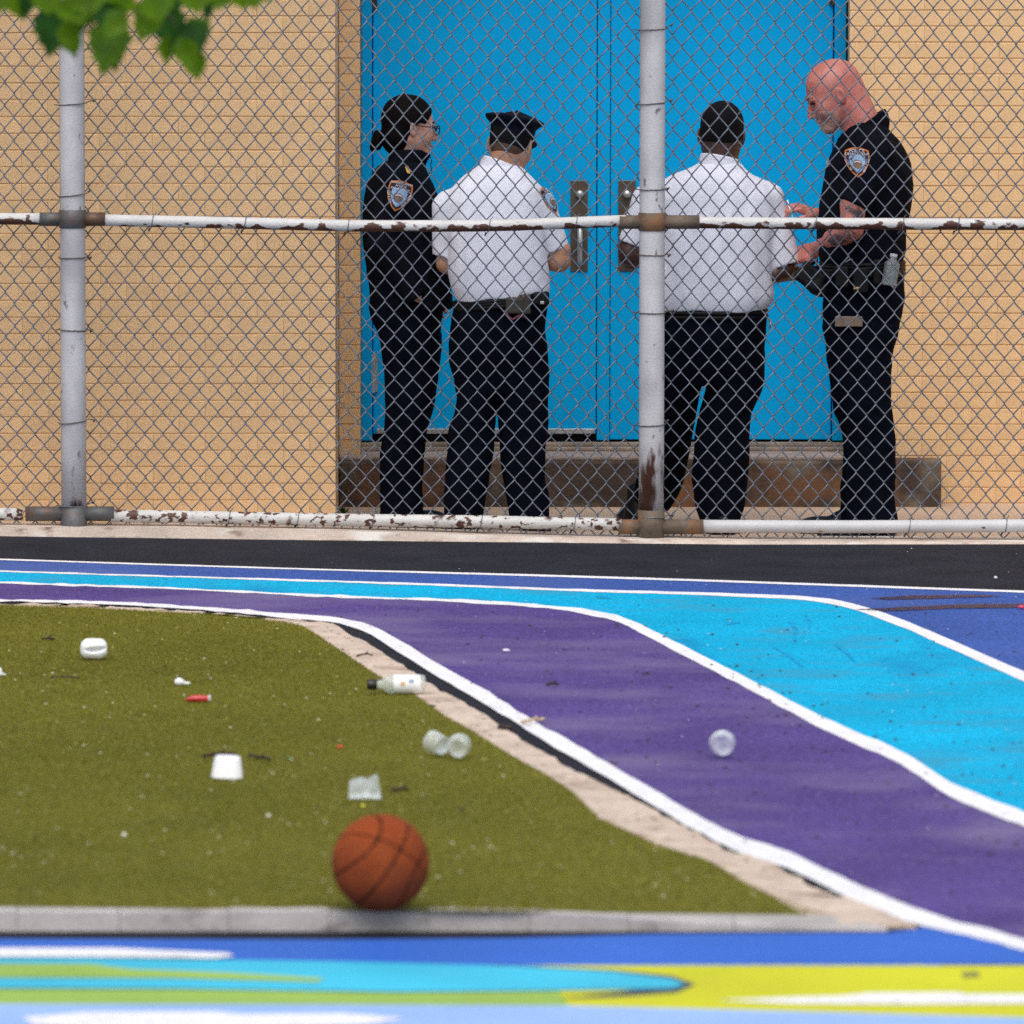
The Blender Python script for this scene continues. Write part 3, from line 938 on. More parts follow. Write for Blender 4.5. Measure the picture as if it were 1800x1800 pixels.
# the woven wire fabric
CW, CHH = 32.55 / 458.0, 41.0 / 458.0
x_ref = atY(1602.8, 654, YF).x
z_ref = atY(1602.8, 654, YF).z
xa, xb = atY(-880, 500, YF).x, atY(2150, 500, YF).x
i0 = int((xa - x_ref) / (CW / 2)) ; i1 = int((xb - x_ref) / (CW / 2))
zlo = 0.028
k0 = math.floor((zlo - z_ref) / (CHH / 2)); k1 = int((2.80 - z_ref) / (CHH / 2))
NS = 5
all_v, all_f = [], []
hook = 0.0021
for i in range(i0, i1):
    xc = x_ref + (i + 0.5) * CW / 2
    pts = []
    for k in range(k0, k1 + 1):
        z = z_ref + k * CHH / 2
        right = ((k + i) % 2 == 0)
        sx = 1 if right else -1
        ex = xc + sx * (CW / 4 + hook)
        # node bend
        pts.append((ex - sx * 0.003, (-0.0022 if right else 0.0022), z - 0.0038 if k > k0 else z))
        pts.append((ex, 0.0, z))
        pts.append((ex - sx * 0.003, (0.0022 if right else -0.0022), z + 0.0038))
        # strand towards the next node: '/' strands run in front
        front = (not right)
        nz = z + CHH / 4
        pts.append((xc, (-0.0034 if front else 0.0034), nz))
    pts = np.array(pts)
    pxw = PX0 + xc / YF * FPX
    ztip = atY(pxw, np.interp(pxw, [-900, 0, 600, 1060, 1800], [928, 930, 936, 945, 949]), YF).z
    pts[:, 2] += (ztip - pts[0, 2]) * np.clip(1 - (pts[:, 2] - pts[0, 2]) / 0.9, 0, 1)
    pts[:, 0] += 0.0026 * np.sin(pts[:, 2] * 4.1 + i * 0.13) + 0.0022 * np.sin(pts[:, 2] * 1.7 + i * 0.041) + rng.normal(0, 0.0003, len(pts))
    pts[:, 2] += 0.0055 * np.sin(i * 0.09 + pts[:, 2] * 0.7) + 0.0018 * np.sin(i * 0.31 + 2.0)
    pts[:, 1] += YF + 0.006 * np.sin(i * 0.05) * np.sin(pts[:, 2] * 2.2)
    t = np.gradient(pts, axis=0)
    t /= np.linalg.norm(t, axis=1)[:, None]
    yv = np.array([0, 1.0, 0])
    a_ = yv - t * (t @ yv)[:, None]
    a_ /= np.linalg.norm(a_, axis=1)[:, None]
    b_ = np.cross(t, a_)
    n0 = len(all_v) and sum(len(v) for v in all_v)
    angs = np.arange(NS) * 2 * np.pi / NS
    ring = pts[:, None, :] + 0.0027 * (np.cos(angs)[None, :, None] * a_[:, None, :] + np.sin(angs)[None, :, None] * b_[:, None, :])
    all_v.append(ring.reshape(-1, 3))
    m_ = len(pts)
    I, K = np.meshgrid(np.arange(m_ - 1), np.arange(NS), indexing='ij')
    K2 = (K + 1) % NS
    all_f.append(np.stack([n0 + I * NS + K, n0 + I * NS + K2, n0 + (I + 1) * NS + K2, n0 + (I + 1) * NS + K], -1).reshape(-1, 4))
V = np.concatenate(all_v) - fo
Fq = np.concatenate(all_f).astype(np.int32)
def quadmesh(name, V, Fq, m, smooth=True):
    me = bpy.data.meshes.new(name)
    me.vertices.add(len(V)); me.vertices.foreach_set('co', np.ascontiguousarray(V, dtype=np.float32).reshape(-1))
    me.loops.add(Fq.size); me.loops.foreach_set('vertex_index', np.ascontiguousarray(Fq, dtype=np.int32).reshape(-1))
    me.polygons.add(len(Fq))
    me.polygons.foreach_set('loop_start', np.arange(0, Fq.size, 4, dtype=np.int32))
    me.polygons.foreach_set('loop_total', np.full(len(Fq), 4, dtype=np.int32))
    if smooth:
        me.polygons.foreach_set('use_smooth', np.ones(len(Fq), dtype=bool))
    me.update(calc_edges=True)
    me.validate()
    me.materials.append(m)
    return me
tag(obj('wire_fabric', quadmesh('wire_fabric', V, Fq, M['wire']), fence), kind='stuff')

# tie wires round the posts and rails
def post_tie(px, py, tilt, m=None):
    c = atY(px, py, YP)
    pts = []
    R = RP + 0.003
    tl, tr = random.uniform(0, 0.02), random.uniform(0.0, 0.024)
    for k in range(-2, 27):
        a = math.pi * (-0.08 + 1.16 * (k + 2) / 28.0)
        pts.append(Vector((c.x - R * math.cos(a), YP - R * math.sin(a), c.z + tilt * math.cos(a) * -1 + random.gauss(0, 0.0004))))
    pts = [pts[0] + Vector((-0.004 - tl, 0.03, -tilt * 0.6 - random.uniform(-0.004, 0.008)))] + [pts[0] + Vector((-0.003, 0.018, -tilt * 0.3))] + pts + [pts[-1] + Vector((0.006, 0.018, 0.003 + tilt * 0.4)), pts[-1] + Vector((0.008 + tr, 0.026, random.uniform(-0.008, 0.016)))]
    mb = MB(); mb.tube(pts, 0.0021, 6)
    mb.tube([pts[-1] + Vector((-0.004, -0.002, -0.006)), pts[-1] + Vector((0.006, -0.003, 0.006))], 0.0042, 6)
    mb.build('tie_wire', m or M['tie'], fence, True)
for (p, ys) in ((128, ((183, 0.004), (343, 0.006), (453, 0.001), (580, -0.002), (742, 0.006), (889, 0.0))), (1146, ((52, 0.002), (182, 0.004), (333, 0.001), (448, -0.001), (550, 0.0), (747, 0.003), (908, -0.002)))):
    for (y_, t_) in ys:
        post_tie(p, y_, t_, M['wire'] if y_ > 870 else None)
def rail_tie(px, py, r):
    c = atY(px, py, YP)
    pts = [Vector((c.x + 0.004 * math.sin(a), YP - (r + 0.0022) * math.cos(a), c.z + (r + 0.0022) * math.sin(a))) for a in np.linspace(-2.2, 2.2, 18)]
    pts.append(pts[-1] + Vector((0.012, 0.02, 0.014)))
    pts.insert(0, pts[0] + Vector((-0.010, 0.015, -0.016)))
    mb = MB(); mb.tube(pts, 0.0017, 5)
    mb.tube([pts[0] + Vector((-0.003, -0.004, -0.004)), pts[0] + Vector((0.002, -0.006, 0.010))], 0.0036, 5)
    mb.build('tie_wire', M['wire'], fence, True)
for (a, b) in ((268, 389), (431, 392), (612, 397), (860, 397), (1013, 391.5), (1433, 393), (1587, 393.5), (1684, 394)):
    rail_tie(a, b, 0.0225)
for (a, b) in ((403, 910), (524, 912), (656, 915), (846, 917), (1010, 920), (1598, 926), (1768, 924), (1205, 924)):
    rail_tie(a, b, 0.0245)

# ------------------------------------------------------------------ people (smooth solids meshed with surface nets)
def smin(a, b, k):
    if k <= 0:
        return np.minimum(a, b)
    h = np.clip(0.5 + 0.5 * (b - a) / k, 0, 1)
    return b * (1 - h) + a * h - k * h * (1 - h)

class Vol:
    def __init__(s, lo, hi, h):
        s.h = h
        s.lo = np.array(lo, float)
        s.n = np.ceil((np.array(hi) - s.lo) / h).astype(int) + 1
        s.ax = [s.lo[i] + np.arange(s.n[i]) * h for i in range(3)]
        s.a = np.full(s.n, 0.06, np.float32)
    def region(s, lo, hi):
        sl, cs = [], []
        for i in range(3):
            a = max(0, int((lo[i] - s.lo[i]) / s.h)); b = min(s.n[i], int((hi[i] - s.lo[i]) / s.h) + 2)
            if b <= a: return None, None
            sl.append(slice(a, b)); cs.append(s.ax[i][a:b])
        X, Y, Z = np.meshgrid(*cs, indexing='ij', sparse=True)
        return tuple(sl), (X, Y, Z)
    def add(s, prim, k=0.01):
        fn, lo, hi = prim
        pad = 0.03 + k
        sl, P = s.region(np.array(lo) - pad, np.array(hi) + pad)
        if sl is None: return s
        s.a[sl] = smin(s.a[sl], fn(*P).astype(np.float32), k)
        return s
    def cut(s, prim, k=0.0):
        fn, lo, hi = prim
        sl, P = s.region(np.array(lo) - 0.02, np.array(hi) + 0.02)
        if sl is None: return s
        d = -fn(*P).astype(np.float32)
        s.a[sl] = -smin(-s.a[sl], -d, k)
        return s
    def keep(s, fn, k=0.0):
        X, Y, Z = np.meshgrid(*s.ax, indexing='ij', sparse=True)
        d = fn(X, Y, Z).astype(np.float32)
        s.a = -smin(-s.a, -np.broadcast_to(d, s.a.shape), k)
        return s
    def wrinkle(s, amp, seed, fx=1.0, fz=1.0):
        X, Y, Z = np.meshgrid(*s.ax, indexing='ij', sparse=True)
        r = np.random.default_rng(seed)
        w = 0
        for f, a in ((16, 0.9), (34, 1.0), (62, 0.7), (110, 0.35)):
            p = r.uniform(0, 6.28, 6)
            q = r.uniform(-1, 1, 3)
            w = w + a * np.sin(f * (fx * X * (1 + 0.4 * q[0]) + 0.5 * q[1] * Y + fz * 0.8 * q[2] * Z) + p[0] + 1.3 * np.sin(f * 0.45 * (Z + Y) + p[1])) \
                * (0.55 + 0.45 * np.sin(f * 0.37 * (fz * Z - 0.4 * X) + p[2]))
        s.a = s.a + (amp * w / 1.6).astype(np.float32)
        return s
    def mesh(s):
        a = s.a
        # the outer shell must be outside
        a[0], a[-1], a[:, 0], a[:, -1], a[:, :, 0], a[:, :, -1] = (0.05,) * 6
        neg = a < 0
        nx, ny, nz = np.array(a.shape) - 1
        cnt = np.zeros((nx, ny, nz), np.int8)
        for dx in (0, 1):
            for dy in (0, 1):
                for dz in (0, 1):
                    cnt += neg[dx:nx + dx, dy:ny + dy, dz:nz + dz]
        cells = np.argwhere((cnt > 0) & (cnt < 8))
        idx = np.full((nx, ny, nz), -1, np.int32)
        idx[tuple(cells.T)] = np.arange(len(cells))
        acc = np.zeros((len(cells), 3)); num = np.zeros(len(cells))
        corners = [(0, 0, 0), (1, 0, 0), (0, 1, 0), (1, 1, 0), (0, 0, 1), (1, 0, 1), (0, 1, 1), (1, 1, 1)]
        edges = [(0, 1), (2, 3), (4, 5), (6, 7), (0, 2), (1, 3), (4, 6), (5, 7), (0, 4), (1, 5), (2, 6), (3, 7)]
        val = [a[tuple((cells + c).T)] for c in corners]
        for (p, q) in edges:
            va, vb = val[p], val[q]
            m = (va < 0) != (vb < 0)
            t = np.where(m, va / np.where(m, va - vb, 1), 0)
            pa, pb = np.array(corners[p], float), np.array(corners[q], float)
            acc[m] += pa + (pb - pa) * t[m][:, None]
            num[m] += 1
        V = (cells + acc / num[:, None]) * s.h + s.lo
        F = []
        for axis in range(3):
            u, v = (axis + 1) % 3, (axis + 2) % 3
            sl0 = [slice(None)] * 3; sl1 = [slice(None)] * 3
            sl0[axis] = slice(0, -1); sl1[axis] = slice(1, None)
            A, B = neg[tuple(sl0)], neg[tuple(sl1)]
            E = np.argwhere(A != B)
            E = E[(E[:, u] > 0) & (E[:, v] > 0)]
            flip = A[tuple(E.T)]
            du = np.zeros(3, int); du[u] = 1
            dv = np.zeros(3, int); dv[v] = 1
            q = [idx[tuple((E - du - dv).T)], idx[tuple((E - dv).T)], idx[tuple(E.T)], idx[tuple((E - du).T)]]
            q = np.stack(q, 1)
            q[~flip] = q[~flip][:, ::-1]
            F.append(q)
        F = np.concatenate(F)
        F = F[(F >= 0).all(1)]
        return V, F

def cone(p1, r1, p2, r2):
    p1, p2 = np.array(p1, float), np.array(p2, float)
    d = p2 - p1; L2 = max(d @ d, 1e-9)
    def fn(X, Y, Z):
        t = np.clip(((X - p1[0]) * d[0] + (Y - p1[1]) * d[1] + (Z - p1[2]) * d[2]) / L2, 0, 1)
        return np.sqrt((X - p1[0] - t * d[0]) ** 2 + (Y - p1[1] - t * d[1]) ** 2 + (Z - p1[2] - t * d[2]) ** 2) - (r1 + (r2 - r1) * t)
    rr = max(r1, r2)
    return fn, np.minimum(p1, p2) - rr, np.maximum(p1, p2) + rr

def flatcone(p1, r1, p2, r2):
    """tapered tube with a flat far end (a cuff)"""
    f0, lo, hi = cone(p1, r1, p2, r2)
    p1, p2 = np.array(p1, float), np.array(p2, float)
    d = (p2 - p1) / np.linalg.norm(p2 - p1)
    def fn(X, Y, Z):
        return np.maximum(f0(X, Y, Z), (X - p2[0]) * d[0] + (Y - p2[1]) * d[1] + (Z - p2[2]) * d[2])
    return fn, lo, hi

def ell(c, r, R=None):
    c = np.array(c, float); r = np.array(r, float)
    R = np.eye(3) if R is None else np.array(R)
    def fn(X, Y, Z):
        x, y, z = X - c[0], Y - c[1], Z - c[2]
        a = (R[0, 0] * x + R[1, 0] * y + R[2, 0] * z) / r[0]
        b = (R[0, 1] * x + R[1, 1] * y + R[2, 1] * z) / r[1]
        e = (R[0, 2] * x + R[1, 2] * y + R[2, 2] * z) / r[2]
        k = np.sqrt(a * a + b * b + e * e)
        g = np.sqrt((a / r[0]) ** 2 + (b / r[1]) ** 2 + (e / r[2]) ** 2)
        return k * (k - 1) / np.maximum(g, 1e-6)
    m = r.max()
    return fn, c - m, c + m

def rbox(c, r, rad, R=None):
    c = np.array(c, float); r = np.array(r, float) - rad
    R = np.eye(3) if R is None else np.array(R)
    def fn(X, Y, Z):
        x, y, z = X - c[0], Y - c[1], Z - c[2]
        q = [np.abs(R[0, i] * x + R[1, i] * y + R[2, i] * z) - r[i] for i in range(3)]
        return np.sqrt(sum(np.maximum(t, 0) ** 2 for t in q)) + np.minimum(np.maximum(np.maximum(q[0], q[1]), q[2]), 0) - rad
    m = np.linalg.norm(r + rad)
    return fn, c - m, c + m

def prof(rows, Yp, n=2.3):
    """solid whose horizontal sections are rounded boxes: rows (py, xl, xr, half depth[, depth offset])"""
    T = []
    for r in rows:
        yo = r[4] if len(r) > 4 else 0.0
        a = atY(r[1], r[0], Yp + yo); b = atY(r[2], r[0], Yp + yo)
        T.append((a.z, (a.x + b.x) / 2, Yp + yo, (b.x - a.x) / 2, r[3]))
    T = np.array(sorted(T))
    zf = np.linspace(T[0, 0], T[-1, 0], 120)
    cols = []
    for k in range(1, 5):
        y = np.interp(zf, T[:, 0], T[:, k])
        for _ in range(6):
            y[1:-1] = 0.25 * y[:-2] + 0.5 * y[1:-1] + 0.25 * y[2:]
        cols.append(y)
    z0, z1 = zf[0], zf[-1]
    def fn(X, Y, Z):
        cx, cy, a, b = (np.interp(Z, zf, c) for c in cols)
        u = np.abs(X - cx) / a; v = np.abs(Y - cy) / b
        k = (u ** n + v ** n) ** (1 / n)
        d = (k - 1) * np.minimum(a, b)
        return np.maximum(d, np.maximum(Z - z1, z0 - Z))
    lo = (min(cols[0] - cols[2]), min(cols[1] - cols[3]), z0)
    hi = (max(cols[0] + cols[2]), max(cols[1] + cols[3]), z1)
    return fn, lo, hi

def mirror_rot(yaw, pitch, roll=0.0):
    """head frame: columns are forward, left, up. yaw 0 looks along +X; positive pitch looks down"""
    R = Matrix.Rotation(yaw, 3, 'Z') @ Matrix.Rotation(pitch, 3, 'Y') @ Matrix.Rotation(roll, 3, 'X')
    return np.array(R)

def head_prims(c, R, s, ears=True):
    c = np.array(c, float)
    g = lambda p: c + R @ (np.array(p, float) * s)
    L = []
    L.append((ell(g((-0.014, 0, 0.026)), np.array((0.098, 0.076, 0.088)) * s, R), 0.0))
    L.append((ell(g((0.022, 0, -0.03)), np.array((0.066, 0.062, 0.082)) * s, R), 0.03))
    for sg in (-1, 1):
        L.append((cone(g((-0.005, sg * 0.052, -0.05)), 0.018 * s, g((0.060, sg * 0.016, -0.098)), 0.016 * s), 0.025))
        L.append((ell(g((0.058, sg * 0.042, -0.028)), np.array((0.021, 0.020, 0.026)) * s, R), 0.034))
        L.append((ell(g((0.079, sg * 0.024, 0.018)), np.array((0.012, 0.026, 0.009)) * s, R), 0.012))
    L.append((ell(g((0.070, 0, -0.100)), np.array((0.020, 0.026, 0.017)) * s, R), 0.02))
    L.append((cone(g((0.084, 0, 0.008)), 0.007 * s, g((0.106, 0, -0.036)), 0.0115 * s), 0.010))
    for sg in (-1, 1):
        L.append((ell(g((0.093, sg * 0.012, -0.040)), np.array((0.012, 0.008, 0.008)) * s, R), 0.006))
    L.append((ell(g((0.085, 0, -0.063)), np.array((0.010, 0.024, 0.0065)) * s, R), 0.006))
    L.append((ell(g((0.083, 0, -0.075)), np.array((0.010, 0.021, 0.0065)) * s, R), 0.006))
    if ears:
        for sg in (-1, 1):
            E = R @ np.array(Matrix.Rotation(sg * -0.45, 3, 'Z')) @ np.array(Matrix.Rotation(-0.2, 3, 'Y'))
            L.append((ell(g((-0.010, sg * 0.080, -0.012)), np.array((0.019, 0.0075, 0.031)) * s, E), 0.004))
    cuts = []
    for sg in (-1, 1):
        cuts.append((ell(g((0.088, sg * 0.032, 0.000)), np.array((0.012, 0.018, 0.0085)) * s, R), 0.008))
        if ears:
            cuts.append((ell(g((-0.006, sg * 0.090, -0.010)), np.array((0.009, 0.008, 0.017)) * s, R), 0.004))
    cuts.append((ell(g((0.098, 0, -0.0690)), np.array((0.0075, 0.020, 0.0016)) * s, R), 0.002))
    post = [(ell(g((0.070, sg * 0.031, 0.000)), np.array((0.0125, 0.0125, 0.0115)) * s, R), 0.002) for sg in (-1, 1)]
    return L, cuts, post, g

def hand_prims(w, d, nrm, side, s=1.0, curl=0.7):
    """wrist point, direction, palm normal (fingers curl towards it), thumb side"""
    w = np.array(w, float)
    d = np.array(d, float); d /= np.linalg.norm(d)
    nrm = np.array(nrm, float); nrm -= d * (nrm @ d); nrm /= np.linalg.norm(nrm)
    sd_ = np.cross(nrm, d) * side
    L = []
    R = np.stack([d, sd_, nrm], 1)
    L.append((rbox(w + d * 0.045 * s, np.array((0.048, 0.042, 0.015)) * s, 0.013 * s, R), 0.012))
    for k, (o_, ln) in enumerate(((0.033, 0.040), (0.011, 0.045), (-0.011, 0.042), (-0.033, 0.034))):
        b0 = w + (d * 0.088 + sd_ * o_) * s
        a1, a2 = curl * 0.75, curl * 1.9
        d1 = d * math.cos(a1) + nrm * math.sin(a1)
        d2 = d * math.cos(a2) + nrm * math.sin(a2)
        b1 = b0 + d1 * ln * s
        b2 = b1 + d2 * ln * 0.95 * s
        L.append((cone(b0, 0.0092 * s, b1, 0.0086 * s), 0.003))
        L.append((cone(b1, 0.0086 * s, b2, 0.0072 * s), 0.002))
    t0 = w + (d * 0.022 + sd_ * 0.036) * s
    t1 = t0 + (d * 0.030 + sd_ * 0.022 + nrm * 0.012) * s
    t2 = t1 + (d * 0.028 + nrm * 0.016 - sd_ * 0.004) * s
    L.append((cone(t0, 0.012 * s, t1, 0.0105 * s), 0.006))
    L.append((cone(t1, 0.0105 * s, t2, 0.008 * s), 0.003))
    return L

def meshvol(vol, name, m, root, part=None, smooth=True):
    V_, F_ = vol.mesh()
    me = quadmesh(name, V_ - np.array(root.location), F_, m, smooth)
    o = obj(name, me, part if part is not None else root)
    o['_bvh'] = 0
    BV[o.name] = (V_, F_)
    return o
BV = {}

def bvh_of(*objs):
    V_, F_, n = [], [], 0
    for o in objs:
        v, f = BV[o.name]
        V_ += v.tolist(); F_ += (f + n).tolist(); n += len(v)
    return BVHTree.FromPolygons(V_, F_)

def sew(name, pts, faces, bvh, m, root, part, off_=0.003, direction=(0, 1, 0), fallback=None):
    """lay a flat piece on cloth: each vertex is dropped onto the cloth surface"""
    d = Vector(direction).normalized()
    out = []
    for p in pts:
        q = Vector(p)
        h = bvh.ray_cast(q - d * 0.6, d)
        out.append((h[0] if h[0] is not None else q) - d * off_)
    me = pymesh(name, [tuple(v) for v in out], faces, m, False, root.location)
    o = obj(name, me, part)
    return o

def ringfan(outline, c, rings=(0.33, 0.66, 1.0), inner=None):
    """triangulated blob: outline list of 3-D points about centre c"""
    c = Vector(c); n = len(outline)
    vs, fs = [], []
    rs = list(rings)
    if inner is None:
        vs.append(c)
        base = 1
        for k in range(n):
            fs.append((0, 1 + (k + 1) % n, 1 + k))
    else:
        base = 0
    for r in rs:
        for p in outline:
            vs.append(c + (Vector(p) - c) * r)
    for i in range(len(rs) - 1):
        for k in range(n):
            k2 = (k + 1) % n
            fs.append((base + i * n + k, base + i * n + k2, base + (i + 1) * n + k2, base + (i + 1) * n + k))
    return vs, fs

SHIELD = [(-0.62, 0.86), (-0.3, 0.97), (0, 1.0), (0.3, 0.97), (0.62, 0.86), (0.76, 0.78), (0.80, 0.5), (0.78, 0.15), (0.70, -0.2), (0.52, -0.52), (0.28, -0.8), (0, -1.02),
          (-0.28, -0.8), (-0.52, -0.52), (-0.70, -0.2), (-0.78, 0.15), (-0.80, 0.5), (-0.76, 0.78)]

def text_mesh(txt, size):
    cu = bpy.data.curves.new('lettering', 'FONT')
    cu.body = txt
    cu.size = size
    cu.align_x = 'CENTER'; cu.align_y = 'CENTER'
    ob = bpy.data.objects.new('lettering_tmp', cu)
    C.objects.link(ob)
    dg = bpy.context.evaluated_depsgraph_get()
    me = bpy.data.meshes.new_from_object(ob.evaluated_get(dg))
    vs = [v.co.copy() for v in me.vertices]; fs = [tuple(p.vertices) for p in me.polygons]
    bpy.data.objects.remove(ob); bpy.data.curves.remove(cu); bpy.data.meshes.remove(me)
    return vs, fs

def patch(root, cloth, c, right, up, half, texts, direction):
    """shoulder patch: shield with stitched edge, pale field, seal and lettering"""
    c = Vector(c); right = Vector(right).normalized(); up = Vector(up).normalized()
    bvh = bvh_of(*cloth)
    at_ = lambda u, v: c + right * u * half + up * v * half
    ol = [at_(u, v) for u, v in SHIELD]
    vs, fs = ringfan(ol, c, (0.3, 0.6, 0.95))
    p = sew('shoulder_patch', vs, fs, bvh, M['patchnavy'], root, root, 0.0022, direction)
    vs, fs = ringfan(ol, c, (0.90, 1.0), inner=1)
    sew('stitched_border', vs, fs, bvh, M['orange'], root, p, 0.0042, direction)
    f = [at_(u * 0.66, v * 0.62 - 0.10) for u, v in SHIELD]
    vs, fs = ringfan(f, at_(0, -0.1), (0.33, 0.66, 1.0))
    sew('pale_field', vs, fs, bvh, M['patchblue'], root, p, 0.0042, direction)
    f = [at_(0.30 * math.cos(a), 0.30 * math.sin(a) - 0.12) for a in np.linspace(0, 2 * math.pi, 19)[:-1]]
    vs, fs = ringfan(f, at_(0, -0.12), (0.4, 0.7, 1.0))
    sew('city_seal', vs, fs, bvh, M['seal'], root, p, 0.0058, direction)
    bar = []
    for a in np.linspace(2.6, 0.5, 9):
        bar.append((0.26 * math.cos(a), 0.20 * math.sin(a) - 0.13))
    lv, lf = [], []
    for i, (u, v) in enumerate(bar):
        lv += [at_(u, v - 0.03), at_(u, v + 0.03)]
        if i: lf.append((2 * i - 2, 2 * i - 1, 2 * i + 1, 2 * i))
    for (txt, u0, v0, sz, rot) in texts:
        tv, tf = text_mesh(txt, sz)
        o_ = len(lv)
        cr, sr = math.cos(rot), math.sin(rot)
        lv += [at_(u0 + q.x * cr - q.y * sr, v0 + q.x * sr + q.y * cr) for q in tv]
        lf += [tuple(i + o_ for i in fc) for fc in tf]
    sew('patch_lettering', lv, lf, bvh, M['patchwhite'], root, p, 0.0072, direction)
    return p

TX_POLICE = [('POLICE', 0, 0.76, 0.30, 0), ('DEPARTMENT', 0, 0.54, 0.24, 0), ('CITY OF', -0.60, -0.18, 0.22, -1.15), ('NEW YORK', 0.58, -0.20, 0.20, 1.15)]
TX_SCHOOL = [('SCHOOL SAFETY', 0, 0.82, 0.19, 0), ('POLICE', 0, 0.62, 0.22, 0), ('DEPARTMENT', 0, 0.44, 0.20, 0), ('CITY OF', -0.60, -0.18, 0.22, -1.15), ('NEW YORK', 0.58, -0.20, 0.20, 1.15)]

def decal_poly(name, pts, Yp, bvh, m, root, part, off_=0.004, direction=(0, 1, 0)):
    W = [atY(a, b, Yp) for a, b in pts]
    c = sum((Vector(w) for w in W), Vector()) / len(W)
    vs, fs = ringfan(W, c)
    return sew(name, vs, fs, bvh, m, root, part, off_, direction)

def build_body(root, Yp, lo, hi, headc, R, hs, skin, prims, neck):
    vol = Vol(lo, hi, 0.005)
    L, cuts, post, g_ = head_prims(headc, R, hs)
    for p, k in L: vol.add(p, k)
    for p, k in cuts: vol.cut(p, k)
    for p, k in post: vol.add(p, k)
    vol.add(neck, 0.03)
    for p, k in prims: vol.add(p, k)
    return meshvol(vol, 'body', skin, root), g_

def shoe(vol, heel, toe, w=0.047):
    """heel and toe points on the ground"""
    h = np.array(heel, float); t = np.array(toe, float)
    d = (t - h) / np.linalg.norm(t - h)
    side = np.array((-d[1], d[0], 0)); up = np.array((0, 0, 1.0))
    R = np.stack([d, side, up], 1)
    Ls = np.linalg.norm(t - h)
    vol.add(rbox(h + d * Ls * 0.5 + up * 0.013, (Ls * 0.5, w, 0.013), 0.012, R), 0.004)
    vol.add(ell(h + d * Ls * 0.30 + up * 0.045, (Ls * 0.32, w * 0.92, 0.055), R), 0.015)
    vol.add(ell(h + d * Ls * 0.72 + up * 0.03, (Ls * 0.30, w * 0.98, 0.036), R), 0.02)
    vol.add(cone(h + d * Ls * 0.22 + up * 0.05, 0.042, h + d * Ls * 0.2 + up * 0.13, 0.038), 0.02)

GZ = WZ
q3 = lambda px, py, Y: np.array(atY(px, py, Y))
ez = np.array((0, 0, 1.0))

